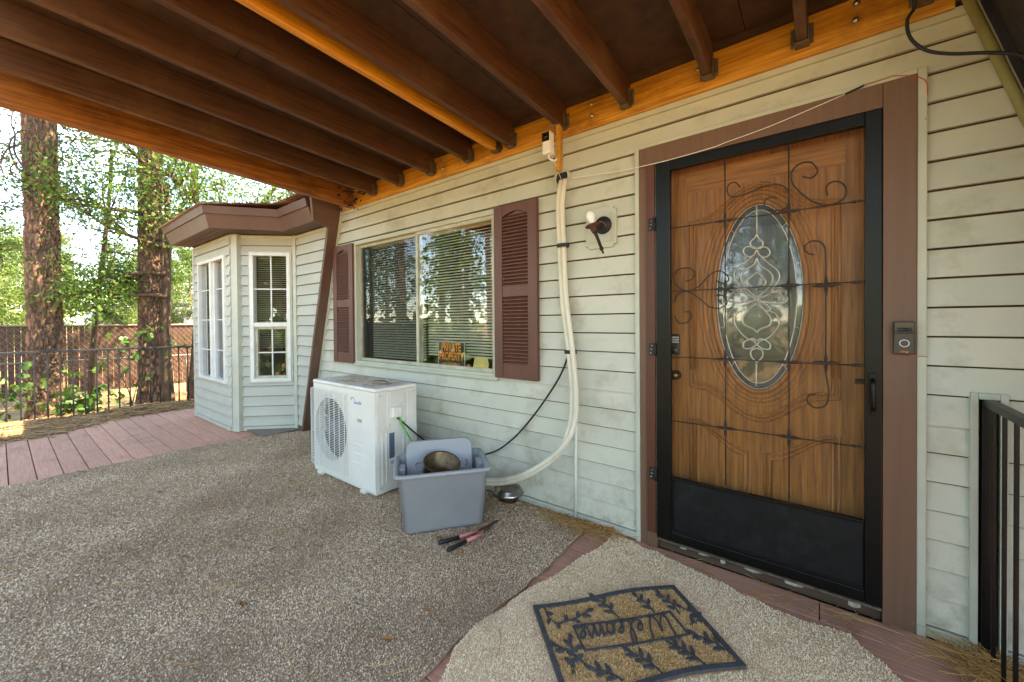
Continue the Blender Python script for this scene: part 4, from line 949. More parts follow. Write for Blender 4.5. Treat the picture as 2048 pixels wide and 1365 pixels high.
for k in range(7): MB().box((XS+.0014, AY0+.124+k*.006, .225), (XS+.0021, AY0+.124+k*.006+(.002 if k % 2 else .0035), .252)).build('barcode_bar', 'logo_blue', ac)
MB().box((XS, AY0+.18, .29), (XS+.0012, AY0+.25, .308)).build('sticker', 'label_white', ac)
for x, y in ((AX0+.1, AY0-.01), (AX1-.16, AY0-.01), (AX0+.1, AY1-.02), (AX1-.16, AY1-.02)): MB().box((x-.035, y, .014), (x+.035, y+.06, ZB-.02)).build('foot', 'ac_grey', ac, bevel=.004)
MB().tube(smooth_path([(XS+.02, AY0+.19, .565), (XS+.05, AY0+.2, .5), (XS+.10, AY0+.23, .40), (XS+.15, AY0+.26, .28), (XS+.17, AY0+.27, .15)], 6), .0065, 8).build('ground_wire', 'green_wire', ac)
for y, z in ((AY0+.04, .075), (AY0+.33, .075), (AY0+.115, .515), (AY0+.25, .515), (AY0+.04, .74), (AY0+.34, .74)): MB().lathe([(.006, 0), (.005, .003), (0, .0035)], (XS+.004, y, z), (1, 0, 0), 10).build('screw', 'bolt', ac)
# flat stone and needles on the unit
st = MB(); rs = []
for k, (s, h) in enumerate(((.8, 0), (1, .008), (.95, .018), (.7, .024))): rs.append([(-2.70+.075*s*math.cos(2*math.pi*i/14)*(1+.1*math.sin(i*2.3)), -.46+.045*s*math.sin(2*math.pi*i/14), AZ1+.001+h) for i in range(14)])
st.rings(rs, smooth=True, cap0=True, cap1=True); tag(st.build('stone', 'stone'), 'small flat grey stone lying on top of the white outdoor unit', 'stone')

# grey storage tote, lid and pot
TA = math.atan2(.797, .603); tux, tuy = npy((.603, .797, 0)), npy((-.797, .603, 0)); TC = npy((-1.937, -.533, 0)); 
tote = empty('storage_tote', (TC[0], TC[1], .014), 'open blue-grey plastic storage tote holding its lid and a pot', 'storage tote')
def rrect(hw, hd, r, z, n=6, c=TC):
    P = []
    for sx, sy, a0 in ((1, 1, 0), (-1, 1, 90), (-1, -1, 180), (1, -1, 270)):
        for i in range(n+1):
            a = math.radians(a0+90*i/n); x = sx*(hw-r)+r*math.cos(a); y = sy*(hd-r)+r*math.sin(a); P.append(tuple(npy(c)+tux*x+tuy*y+npy((0, 0, z))))
    return P
tb = MB(); z0 = .014
tb.rings([rrect(.225, .155, .04, z0), rrect(.238, .168, .04, z0+.012), rrect(.268, .187, .04, .350), rrect(.270, .189, .04, .352), rrect(.292, .207, .045, .354), rrect(.296, .210, .045, .366), rrect(.288, .204, .045, .378), rrect(.266, .185, .038, .376), rrect(.262, .182, .038, .34), rrect(.232, .162, .035, .024)], smooth=True, cap0=True, cap1=True)
tb.build('tub', 'tote', tote)
for s in (-1, 1): MB().obox(TC+tux*s*.245, tux, tuy, (0, 0, 1), (-.02, -.045, .30), (.02, .045, .366)).build('handle_block', 'tote', tote, bevel=.008)
lid = empty('tote_lid', (TC[0], TC[1], .2), 'blue-grey tote lid standing upright inside the storage tote', 'lid')
lb = TC+tuy*.06+npy((0, 0, .09)); lup = npy((0, 0, 1))*.93+tuy*.30; lup /= np.linalg.norm(lup); lout = np.cross(lup, tux)
def lring(hw, hh, r, d, n=6):
    P = []
    for sx, sy, a0 in ((1, 1, 0), (-1, 1, 90), (-1, -1, 180), (1, -1, 270)):
        for i in range(n+1):
            a = math.radians(a0+90*i/n); P.append(tuple(lb+lup*.195+tux*(sx*(hw-r)+r*math.cos(a))+lup*(sy*(hh-r)+r*math.sin(a))+lout*d))
    return P
ll_ = MB(); ll_.rings([lring(.215, .195, .05, -.012), lring(.222, .202, .055, .0), lring(.215, .195, .05, .012), lring(.19, .17, .04, .012), lring(.18, .16, .04, -.006)], smooth=False, cap0=True, cap1=True); ll_.build('panel', 'tote', lid)
for x in (-.06, .03): MB().obox(lb+lup*.37, tux, lup, lout, (x, -.012, .012), (x+.035, .012, .02)).build('latch_tab', 'tote', lid, bevel=.003)
pot = empty('cooking_pot', (TC[0]-.05, TC[1]-.04, .3), 'worn brown-grey two-handled pot tipped inside the storage tote', 'pot')
pc = TC+npy((0, 0, .374))-tuy*.02; pax = npy((0, 0, 1))*.95-tuy*.30+tux*.12; pax /= np.linalg.norm(pax)
MB().lathe([(0, -.10), (.095, -.10), (.108, -.09), (.112, .0), (.118, .003), (.115, .006), (.107, .0), (.102, -.088), (0, -.092)], pc, pax, 28).build('bowl', 'pot_brown', pot)
for s in (-1, 1):
    pu = tux*s; pw = np.cross(pax, pu)
    MB().tube(smooth_path([pc+pu*.112+pw*.035-pax*.02, pc+pu*.150+pw*.032-pax*.012, pc+pu*.163-pax*.01, pc+pu*.150-pw*.032-pax*.012, pc+pu*.112-pw*.035-pax*.02], 5), .004, 6).build('handle', 'steel', pot)
# steel bowls under the pipe
bw = empty('steel_bowls', (-1.79, -.10, .014), 'shiny steel dog bowl upturned on a smaller bowl by the siding', 'bowl')
bc = onZ(1012, 1002, .02); bc = npy((bc[0], bc[1]+.03, .014))
MB().lathe([(0, 0), (.062, .0), (.07, .01), (.076, .05), (.075, .055)], bc, n=28).build('lower_bowl', 'pot_brown', bw)
MB().lathe([(.105, .052), (.108, .056), (.10, .066), (.088, .085), (.080, .098), (.03, .104), (0, .105)], bc, n=28).build('upper_bowl', 'steel', bw)
# loppers
lp = empty('loppers', (-1.68, -.66, .014), 'pair of loppers with black and pink grips lying against the storage tote', 'loppers')
pa = [onZ(877, 1086, .03), onZ(918, 1075, .03), onZ(955, 1062, .03), onZ(985, 1048, .03)]; pb = [onZ(895, 1101, .03), onZ(932, 1083, .03), onZ(966, 1067, .03), onZ(985, 1048, .03)]
for P in (pa, pb):
    MB().tube([P[0], P[0]+.08*(P[1]-P[0]), P[1]], [.009, .0125, .0115], 10).build('black_grip', 'rubber', lp)
    MB().tube([P[1], P[2]], [.0105, .0098], 10).build('pink_sleeve', 'pink_grip', lp)
    MB().tube([P[2], P[3]], [.006, .006], 8).build('shank', 'rust', lp)
d = (pa[3]-pa[2])/np.linalg.norm(pa[3]-pa[2])
MB().prism([pa[3]+d*t+npy((-d[1], d[0], 0))*w_ for t, w_ in ((0, .008), (.015, .014), (.04, .012), (.055, 0), (.035, -.010), (0, -.01))], (0, 0, .004)).build('blade', 'rust', lp)

# refrigerant line set, drain, cable
PW = [(1128, 362, -.03), (1124, 385, -.055), (1122, 420, -.05), (1125, 500, -.045), (1130, 600, -.045), (1141, 690, -.06), (1149, 780, -.08), (1145, 850, -.10), (1118, 905, -.115), (1062, 945, -.12), (1010, 962, -.115), (960, 962, -.13), (915, 950, -.2)]
ln_ = empty('line_set', (-1.3, -.05, 0), 'pair of cream insulated pipes hanging down the siding and curving left', 'pipes')
C0 = [onY(x, y, Y) for x, y, Y in PW]
for s, dy in ((-1, 0), (1, -.012)):
    MB().tube(smooth_path([p+npy((s*.0165, dy, 0)) if i < 8 else p+npy((s*.010, dy, s*.016)) for i, p in enumerate(C0)], 6), .0185 if s < 0 else .0165, 12).build('insulated_pipe', 'pipe_wrap', ln_)
for y in (492, 704):
    p = onY(1127 if y < 600 else 1142, y, -.05); m_ = MB(); m_.rings([[(p[0]+.042*math.cos(a), p[1]-.006+.028*math.sin(a), p[2]+dz) for a in np.linspace(0, 2*math.pi, 17)[:-1]] for dz in (-.012, .012)], smooth=True); m_.build('tie', 'rubber', ln_)
hp_ = onY(1128, 358); m_ = MB(); m_.lathe([(.047, 0), (.047, -.035), (.053, -.037), (.056, -.03), (.056, .0)], (hp_[0], 0, hp_[2]), (0, 1, 0), 26); m_.build('wall_sleeve', 'siding_trim', ln_)
MB().lathe([(0, -.017), (.047, -.018)], (hp_[0], 0, hp_[2]), (0, 1, 0), 26).build('sleeve_hole', 'dark_cavity', ln_)
dr = MB(); dr.tube([onY(1150, 760, -.04), onY(1152, 860, -.04), npy((onY(1152, 1035, -.04)[0], -.045, .016))], .0085, 10); tag(dr.build('drain_tube', 'pvc'), 'thin white drain tube standing straight against the siding', 'tube')
cb_ = MB(); cb_.tube(smooth_path([onY(1137, 706, -.07), onY(1128, 735, -.05), onY(1110, 770, -.04), onY(1070, 828, -.035), onY(1028, 876, -.035), onY(985, 905, -.04), npy((-2.2, -.09, .23)), npy((-2.44, -.22, .33)), npy((XS+.02, AY0+.17, .565))], 8), .006, 8); tag(cb_.build('power_cable', 'rubber'), 'black cable sagging from the cream pipes to the outdoor unit', 'cable')
# string stretched from the sleeve to the door head, ending in red wire
sw = empty('doorbell_wire', (-.8, -.04, 2.2), 'thin white wire stretched from the pipe sleeve to the door top', 'wire')
MB().tube(smooth_path([onY(1142, 357, -.04), onY(1225, 345, -.045), onY(1320, 325, -.045), onY(1420, 297, -.045), onY(1455, 284, -.045), onY(1540, 253, -.043), onY(1690, 189, -.038)], 5), .0022, 6).build('white_wire', 'pvc', sw)
MB().tube([onY(1690, 189, -.038), onY(1728, 171, -.038)], .004, 6).build('splice', 'rubber', sw)
MB().tube(smooth_path([onY(1728, 171, -.034), onY(1770, 158, -.034), onY(1792, 152, -.034), onY(1850, 160, -.034), onY(1853, 210, -.025), onY(1851, 240, -.03)], 4), .0016, 5).build('red_wire', 'red_wire', sw)
# camera on a wooden stick
sc_ = empty('security_camera', (-1.33, -.14, 2.2), 'small white security camera with dark lens on an orange stick', 'camera')
a, b = onY(1117, 246, -.115), onY(1115, 342, -.115)
MB().box((a[0]-.016, -.125, b[2]), (a[0]+.012, -.085, a[2])).build('stick', 'orange_wood_x', sc_, bevel=.002)
MB().box((a[0]-.045, -.150, 2.476), (a[0]+.01, -.128, 2.4795)).build('bracket', 'bolt', sc_); MB().box((a[0]-.019, -.135, 2.42), (a[0]-.0165, -.10, 2.4785)).build('bracket', 'bolt', sc_)
c0, c1 = onY(1090, 270, -.15), onY(1109, 312, -.15); cw = (c0[0]+c1[0])/2
MB().box((cw-.033, -.190, c1[2]+.01), (cw+.026, -.135, c0[2])).build('camera_body', 'pvc', sc_, bevel=.01)
zc = c0[2]-.035; MB().box((cw-.030, -.1925, zc-.028), (cw+.023, -.1895, zc+.028)).build('face_plate', 'cam_black', sc_, bevel=.006); MB().lathe([(0, -.005), (.010, -.005), (.012, 0)], (cw-.003, -.192, zc), (0, 1, 0), 16).build('lens', 'bell_gloss', sc_)
MB().tube(smooth_path([(cw, -.16, c1[2]+.012), (cw+.004, -.155, c1[2]-.015), (cw+.03, -.13, c1[2]-.02), (a[0]-.017, -.115, c1[2]+.01)], 4), .006, 8).build('mount_arm', 'pvc', sc_)
MB().tube(smooth_path([(cw+.01, -.14, c1[2]), (a[0]-.02, -.1, b[2]+.02), onY(1118, 348, -.07), onY(1124, 362, -.02)], 5), .0018, 6).build('camera_cord', 'pvc', sc_)
# wall lamp without its shade
wl = empty('wall_lamp', (-1.07, -.02, 1.82), 'rusty black wall lamp with bare white bulb beside the cream pipes', 'lamp')
q0, q1 = onY(1178, 425), onY(1236, 495)
bx0, bx1, bz0, bz1 = -1.165, -.968, 1.705, 1.945
def notched(a, b, c, d, k): return [(a+k, c), (b-k, c), (b-k, c+k), (b, c+k), (b, d-k), (b-k, d-k), (b-k, d), (a+k, d), (a+k, d-k), (a, d-k), (a, c+k), (a+k, c+k)]
MB().prism([(x, -.012, z) for x, z in notched(bx0, bx1, bz0, bz1, .018)], (0, -.018, 0)).build('mounting_block', 'siding_trim', wl)
MB().prism([(x, -.0302, z) for x, z in [(bx0+.03, bz0+.035), (bx1-.03, bz0+.035), (bx1-.03, bz1-.035), (bx0+.03, bz1-.035)]], (0, -.006, 0)).build('raised_panel', 'siding_trim', wl)
cc = npy((-1.045, -.036, 1.835)); MB().lathe([(.052, 0), (.053, -.01), (.046, -.016), (.034, -.02), (.0, -.021)], cc, (0, 1, 0), 26).build('canopy', 'rubber', wl)
sk = onY(1187, 456, -.12); bt = onY(1176, 432, -.12)
MB().tube([cc+npy((-.01, -.018, .0)), sk+npy((.0, .02, -.004)), sk], .009, 8).build('arm', 'rust', wl)
ax_ = bt-sk; ax_ /= np.linalg.norm(ax_); ax_ = ax_*.8+npy((0, 0, .6)); ax_ /= np.linalg.norm(ax_)
MB().lathe([(0, -.032), (.014, -.03), (.019, -.012), (.022, .004), (.045, .012), (.046, .015), (.02, .010), (.018, .016), (0, .016)], sk, ax_, 18).build('socket_cup', 'rust', wl)
MB().lathe([(.013, .014), (.014, .03), (.022, .048), (.029, .068), (.028, .085), (.02, .098), (.009, .104), (0, .105)], sk, ax_, 20).build('light_bulb', 'bulb', wl)
e_ = onY(1207, 508, -.09); dv = e_-sk
MB().tube([sk-ax_*.02, sk+dv*.35, sk+dv*.72], [.012, .010, .0095], 8).build('stem', 'rubber', wl); MB().tube([sk+dv*.72, sk+dv*.78, sk+dv*.84, sk+dv*.88, sk+dv*.95, sk+dv], [.008, .013, .012, .006, .007, .003], 8).build('finial', 'rubber', wl)
MB().tube(smooth_path([sk+npy((.02, -.01, .02)), cc+npy((-.01, -.03, .02)), cc+npy((.02, -.03, .005)), cc+npy((.025, -.02, -.01))], 5), .0016, 5).build('fixture_wire', 'copper_wire', wl)
# doorbell
db = empty('doorbell', (.247, -.04, 1.188), 'dark video doorbell with white ring button on the brown door casing', 'doorbell')
MB().box((.216, -.058, 1.122), (.278, -.0345, 1.252)).build('body', 'bell_body', db, bevel=.005); MB().box((.218, -.0605, 1.203), (.276, -.0575, 1.250)).build('gloss_plate', 'bell_gloss', db, bevel=.003)
MB().box((.226, -.0615, 1.211), (.268, -.0602, 1.228)).build('lens_window', 'dark_cavity', db, bevel=.002); MB().lathe([(0, -.003), (.005, -.003), (.007, 0)], (.247, -.0612, 1.219), (0, 1, 0), 14).build('lens', 'bell_gloss', db)
MB().tube([(.247+.0135*math.cos(t), -.0588, 1.166+.0135*math.sin(t)) for t in np.linspace(0, 2*math.pi, 33)], .0017, 6).build('button_ring', 'label_white', db)
text('brand_text', 'ring', .015, (.247, -.0586, 1.133), (1, 0, 0), (0, 0, 1), 'sign_orange', db, .0002)
MB().tube(smooth_path([(.262, -.05, 1.121), (.28, -.04, 1.117), (.30, -.036, 1.116), (.318, -.026, 1.114)], 4), .0015, 5).build('bell_wire', 'copper_wire', db)
# sign and note behind the right-hand glass
a, b = onY(876, 684, .012), onY(931, 738, .012); sx0, sx1, sz0, sz1 = a[0], b[0]+.0, .925, a[2]-.01
sg = empty('warning_sign', ((sx0+sx1)/2, .012, sz0), 'black and orange private property sign inside the window', 'sign')
sz0 = onY(905, 737, .012)[2]; sz1 = onY(905, 683, .012)[2]
MB().box((sx0, .010, sz0), (sx1, .012, sz1)).build('board', 'sign_black', sg); bm = MB()
for x0_, x1_, za, zb_ in ((sx0+.004, sx1-.004, sz1-.008, sz1-.004), (sx0+.004, sx1-.004, sz0+.004, sz0+.008), (sx0+.004, sx0+.008, sz0+.008, sz1-.008), (sx1-.008, sx1-.004, sz0+.008, sz1-.008)): bm.box((x0_, .0092, za), (x1_, .0098, zb_))
bm.build('white_edge', 'label_white', sg); H_ = sz1-sz0; W_ = sx1-sx0; xc = (sx0+sx1)/2
for body, zf, fill in (('PRIVATE', .77, .70), ('PROPERTY', .43, .90), ('NO TRESPASSING', .13, .62)):
    big = 'NO' not in body; t = text('lettering', body, 1.0, (xc, .0088, sz0+H_*zf), (1, 0, 0), (0, 0, 1), 'sign_orange', sg, .0002, bold=.02)
    co = np.array([v.co[:] for v in t.data.vertices]); dx, dy = np.ptp(co[:, 0]), np.ptp(co[:, 1])
    kx = W_*fill/dx; ky = H_*(.30 if big else .10)/dy; t.scale = (1, 1, 1); mb_ = t.matrix_basis.copy(); t.matrix_basis = mb_ @ Matrix.Diagonal((kx, ky, 1, 1))
a, b = onY(946, 714, .012), onY(978, 740, .012); nz0 = .922
nt_ = MB(); nt_.prism([(a[0], .010, b[2]), (a[0]+.02, .010, a[2]), (b[0]-.012, .010, a[2]-.006), (b[0], .010, a[2]-.05), (b[0]-.01, .010, b[2])], (0, .002, 0)); nt_v = nt_.build('paper_note', 'note_yellow'); tag(nt_v, 'torn pale yellow paper note inside window, right of warning sign', 'note')
# loose cable and conduit at the top right corner
cb2 = MB(); cb2.tube(smooth_path([(.255, -.16, 2.58), onY(1830, 8, -.12), onY(1815, 40, -.12), onY(1820, 75, -.12), onY(1850, 100, -.12), onY(1900, 108, -.12), onY(1980, 106, -.12), onY(2046, 112, -.12), onY(2120, 150, -.10)], 6), .006, 8)
tag(cb2.build('loose_cable', 'rubber'), 'black cable looping below the ledger at the top right corner', 'cable')
cn = MB(); cn.tube([(xr(2.75)-.03, -.05, 2.75), (xr(.9)-.03, -.05, .9)], .016, 12); tag(cn.build('conduit', 'conduit'), 'olive painted conduit running down the slanted right wall edge', 'conduit')
# clump of dark debris under the rim beam
nb = MB(); 
for i in range(60):
    p = npy((-3.62, -.12, 2.50))+rng.normal(0, 1, 3)*npy((.11, .06, .04)); d = rng.normal(0, 1, 3); d /= np.linalg.norm(d); e = np.cross(d, rng.normal(0, 1, 3)); e /= np.linalg.norm(e); s = random.uniform(.015, .04)
    nb.add([p, p+d*s+e*s*.4, p+d*s*1.5, p+d*s-e*s*.4], [(0, 1, 2, 3)], r=random.random())
o = nb.build('leaf_clump', 'dark_cavity'); tag(o, 'clump of dark dead leaves caught where beam meets ledger', kind='stuff')
# ------------------------------------------------------------------ railings
fr_ = empty('deck_railing', (-8.1, -1.5, 0), 'black metal railing across the far end of the deck', 'railing')
MB().beam((-8.1, -3.7, .93), (-8.1, .35, .905), .04, .028).build('top_rail', 'rail_black', fr_, bevel=.002)
proto = None; y = -3.58
ys_b = [-2.219-.1135*k for k in range(12, 0, -1)]+[-2.219+.1138*k for k in range(22)]
for y in ys_b:
    if proto is None: proto = MB().box((-8.108, y-.008, -.03), (-8.092, y+.008, .905)).build('baluster', 'rail_black', fr_); b0 = y
    else: o = proto.copy(); col.objects.link(o); o.parent = fr_; o.location = (0, y-b0, 0)
gr_ = empty('entry_railing', (.476, -.5, 0), 'black metal handrail beside the front door at the right edge', 'railing')
MB().box((.456, -.040, 0), (.488, -.008, .958)).build('post', 'black_paint', gr_, bevel=.003); MB().beam((.476, -.01, .95), (.476, -1.6, .95), .034, .026).build('top_rail', 'black_paint', gr_, bevel=.003)
proto = None
for k in range(14):
    y = -.085-.107*k
    if proto is None: proto = MB().box((.470, y-.0055, 0), (.481, y+.0055, .936)).build('baluster', 'black_paint', gr_, bevel=.002); b0 = y
    else: o = proto.copy(); col.objects.link(o); o.parent = gr_; o.location = (0, y-b0, 0)
# ------------------------------------------------------------------ pine needles and litter
def needles(name, pts_fn, n, ln, wd, mt, label=None, parent=None, lift=.01, curl=.25):
    V = []; R_ = []
    for i in range(n):
        x, y, z, hmax = pts_fn(); a = random.uniform(0, 2*math.pi); L_ = ln*random.uniform(.5, 1.2); c = random.uniform(-curl, curl); tz = random.uniform(-.15, .35)*lift/.01*.06
        r = random.random(); seg = 4; P = []; px, py, pz = x, y, z+random.uniform(0, hmax)
        for k in range(seg+1):
            P.append((px, py, pz)); px += math.cos(a)*L_/seg; py += math.sin(a)*L_/seg; pz = max(z+.001, pz+tz*L_/seg); a += c
        for k in range(seg):
            (x0, y0, z0), (x1, y1, z1) = P[k], P[k+1]; dx, dy = y1-y0, x0-x1; l_ = math.hypot(dx, dy)+1e-9; dx *= wd/l_/2; dy *= wd/l_/2; t = .0006
            V.append([(x0-dx, y0-dy, z0), (x1-dx, y1-dy, z1), (x1, y1, z1+wd*.6), (x0, y0, z0+wd*.6)]); V.append([(x0, y0, z0+wd*.6), (x1, y1, z1+wd*.6), (x1+dx, y1+dy, z1), (x0+dx, y0+dy, z0)]); R_ += [r, r]
    o = fast_quads(name, np.array(V), mt, np.array(R_), parent)
    return tag(o, label, None, None, 'stuff')
def pile_far():
    t = random.random(); y = -3.4+3.6*t; xe = np.interp(y, [-3.4, -2.27, -1.92, -1.63, -1.3, -.97, -.45, .2], [-6.9, -6.92, -6.95, -7.15, -7.45, -7.5, -7.6, -7.7])
    u = random.random()**.75; x = xe-.05+(-8.25-xe)*u+random.gauss(0, .05); h = .055*math.sin(math.pi*min(1, max(0, (xe-x)/(xe+8.35))))*(1+.5*math.sin(y*5))
    return x, y, .002, max(.004, h)
hm = MB(); nx, ny = 16, 60; vs = []
for j in range(ny):
    y = -3.4+3.6*j/(ny-1); xe = np.interp(y, [-3.4, -2.27, -1.92, -1.63, -1.3, -.97, -.45, .2], [-6.9, -6.92, -6.95, -7.15, -7.45, -7.5, -7.6, -7.7])-.06
    for i in range(nx): u = i/(nx-1); vs.append((xe+(-8.3-xe)*u, y, .001+max(0, .028*math.sin(math.pi*u)*(1+.5*math.sin(y*5))+random.uniform(-.02, .02))))
hm.add(vs, [(j*nx+i, j*nx+i+1, (j+1)*nx+i+1, (j+1)*nx+i) for j in range(ny-1) for i in range(nx-1)], True); hm.r = [random.random() for _ in hm.f]
o = hm.build('needle_drift', 'needle_dark', attr=True); tag(o, 'drift of brown pine needles along the far deck railing', 'pine needles', kind='stuff')
needles('loose_needles', pile_far, 9000, .17, .007, 'needle_dark', None, o)
needles('wall_needles', lambda: (random.gauss(-1.18, .13), min(-.02, -.06-abs(random.gauss(0, .055))), .012, .05*math.exp(-random.random()*2)), 260, .13, .0022, 'needle', 'heap of tan pine needles at the foot of the siding')
needles('wall_needles', lambda: ((lambda t: (-1.75+.8*t, -.045-abs(random.gauss(0, .03)), .012, .012))(random.random())), 60, .12, .0022, 'needle', 'thin line of tan pine needles where carpet meets siding')
needles('step_needles', lambda: ((lambda t: (-.95+1.1*t, -.07-abs(random.gauss(0, .05)), .002, .008))(random.random())), 75, .16, .0022, 'needle', 'scattered tan pine needles on boards below the front door')
needles('corner_needles', lambda: (random.gauss(.44, .05), random.gauss(-.13, .05), .002, .05), 230, .17, .0022, 'needle', 'tuft of tan pine needles at the foot of the handrail')
needles('rug_needles', lambda: (random.uniform(-4.9, -1.2), random.uniform(-2.2, -.1), .022, .004), 260, .13, .0021, 'needle', 'loose pine needles strewn over the brown carpet')
needles('mat_needles', lambda: (random.uniform(-1.05, .2), random.uniform(-1.4, -.2), .024 , .004), 45, .12, .0020, 'needle', 'few loose pine needles strewn over the pale rug')
needles('unit_needles', lambda: (random.uniform(-3.3, -2.6), random.uniform(-.6, -.3), AZ1+.0005, .006), 60, .14, .0024, 'needle', 'pine needles lying on top of the white outdoor unit')
needles('bay_needles', lambda: (random.uniform(-5.5, -4.7), random.uniform(-.62, -.12), .003, .012), 160, .10, .0025, 'needle_dark', 'brown pine needles swept against the foot of the bay')
needles('roof_needles', lambda: (random.gauss(-4.5, .07), random.gauss(-.26, .05), 2.56, .12), 140, .16, .003, 'needle', 'tuft of dry needles caught on the bay roof corner')
dl = MB()
for i in range(46):
    k = random.random()
    if k < .45: x, y, z = random.gauss(-1.1, .1), -.06-abs(random.gauss(0, .04)), .03+random.random()*.02
    elif k < .7: x, y, z = random.uniform(-8, -7.1), random.uniform(-2.3, -.3), .07
    else: x, y, z = random.uniform(-4.5, -1.3), random.uniform(-1.8, -.15), .024
    a = random.uniform(0, 6.28); s = random.uniform(.012, .03); c, n_ = math.cos(a)*s, math.sin(a)*s; h = random.uniform(.002, .014)
    dl.add([(x-c, y-n_, z), (x+n_*.5, y-c*.5, z+h), (x+c, y+n_, z+.002), (x-n_*.5, y+c*.5, z+h*.6)], [(0, 1, 2, 3)], r=random.random())
tag(dl.build('dry_leaves', 'dry_leaf', attr=True), 'curled dry leaves and bark bits among the needles', kind='stuff')

# ------------------------------------------------------------------ fence with brown slats
FX = -13.0; FY0, FY1 = -9.0, 9.0
fence = empty('slat_fence', (FX, 0, GZ0), 'brown slatted chain link fence beyond the pine trunks', 'fence')
FZ0, FZ1 = GZ0-.02, 1.26
proto = None; y = FY0
while y < FY1:
    if proto is None: proto = MB().box((FX-.012, y, FZ0+.03), (FX+.004, y+.082, FZ1-.01)).build('slat', 'fence_slat', fence); b0 = y
    else: o = proto.copy(); col.objects.link(o); o.parent = fence; o.location = (0, y-b0, random.uniform(-.008, .008))
    y += .09
cw = MB(); H_ = FZ1-FZ0
def wire(y0, z0, y1, z1): cw.tube([(FX+.012, y0, z0), (FX+.012, y1, z1)], .0035, 3, False)
st_ = .105; y = -5.0-H_*.8
while y < 5.5:
    wire(y, FZ0, y+H_*.8, FZ1); wire(y+H_*.8, FZ0, y, FZ1); y += st_
tag(cw.build('chain_link', 'chain_wire', fence), kind='stuff')
MB().tube([(FX+.02, FY0, FZ1), (FX+.02, FY1, FZ1)], .02, 8).build('top_rail', 'chain_wire', fence)
for y in np.arange(FY0, FY1+.1, 2.4): MB().tube([(FX-.04, y, GZ0-.1), (FX-.04, y, FZ1+.04)], .03, 8).build('post', 'chain_wire', fence)
y2 = MB(); y2.tube([(-11.2, -6, .62), (-11.2, 6, .56)], .018, 8); 
yr = empty('yard_rail', (-11.2, 0, GZ0), 'thin pale pipe rail crossing the yard before the fence', 'rail'); y2.build('pipe', 'galv', yr)
for y in (-5, -2.6, .3, 3): MB().tube([(-11.2, y, GZ0-.05), (-11.2, y, .60)], .016, 6).build('post', 'galv', yr)

# ------------------------------------------------------------------ trees
def bark_trunk(name, base, top, r0, r1, parent, seed, nz=260, na=90):
    rg = np.random.default_rng(seed); base, top = npy(base), npy(top); H = top[2]-base[2]
    z = np.linspace(0, H, nz); th = np.linspace(0, 2*np.pi, na, endpoint=False)
    flare = 1+.45*np.exp(-z/.22); R_ = (r0+(r1-r0)*z/H)*flare
    # plates: cellular noise on the unrolled trunk, stretched upwards
    per = 2*np.pi*r0; npl = int(per*H/(.05*.13)); cu = rg.uniform(0, per, npl); cz = rg.uniform(-.2, H+.2, npl)
    U, Zg = np.meshgrid(th*r0, z); d1 = np.full(U.shape, 9.); d2 = np.full(U.shape, 9.); hid = np.zeros(U.shape)
    jit = .02*np.sin(Zg*31+U*17)+.015*np.sin(U*53-Zg*13)
    for a, b in zip(cu, cz):
        sel = np.abs(z-b) < .55
        du = np.abs(U[sel]-a); du = np.minimum(du, per-du)+jit[sel]; d = np.hypot(du/.42, (Zg[sel]-b)/1.5)
        s1, s2 = d1[sel], d2[sel]; n1 = np.minimum(s1, d); s2 = np.where(d < s1, s1, np.minimum(s2, d)); d1[sel] = n1; d2[sel] = s2
    gap = np.clip((d2-d1)/.05, 0, 1); depth = (gap**.6)*.028+rg.uniform(-.003, .003, U.shape)
    rr = R_[:, None]+depth-.02; cxx = base[0]+(top[0]-base[0])*z/H; cyy = base[1]+(top[1]-base[1])*z/H
    X = cxx[:, None]+rr*np.cos(th); Y = cyy[:, None]+rr*np.sin(th); Zz = np.repeat((base[2]+z)[:, None], na, 1)
    off = np.array(ROOTLOC[parent.name]); V = np.stack([X, Y, Zz], 2).reshape(-1, 3)-off
    I, J = np.meshgrid(np.arange(nz-1), np.arange(na), indexing='ij'); F = np.stack([I*na+J, I*na+(J+1) % na, (I+1)*na+(J+1) % na, (I+1)*na+J], 2).reshape(-1, 4)
    me = bpy.data.meshes.new(name); me.from_pydata(V.tolist(), [], F.tolist()); at = me.attributes.new('rnd', 'FLOAT', 'POINT'); at.data.foreach_set('value', (1-gap).ravel()**.8*.9+rg.uniform(0, .1, gap.size))
    me.materials.append(MATS['bark']); o = bpy.data.objects.new(name, me); col.objects.link(o); o.parent = parent; return o
def leaf_polys(anchors, per, spread, size, rg, up=.3):
    """lobed leaf-shaped faces round each anchor: (k, 8, 3)"""
    A = np.repeat(np.array(anchors), per, 0); n = len(A); C = A+rg.normal(0, spread, (n, 3))*np.array([1, 1, .7])
    d = rg.normal(0, 1, (n, 3)); d[:, 2] -= up; d /= np.linalg.norm(d, axis=1)[:, None]; e = rg.normal(0, 1, (n, 3)); e -= d*np.sum(d*e, 1)[:, None]; e /= np.linalg.norm(e, axis=1)[:, None]
    s = size*rg.uniform(.6, 1.3, n)[:, None]; prof = [(0, .0), (.25, .28), (.42, .14), (.66, .36), (1.0, .0), (.66, -.36), (.42, -.14), (.25, -.28)]
    return np.stack([C+d*s*u+e*s*v for u, v in prof], 1)
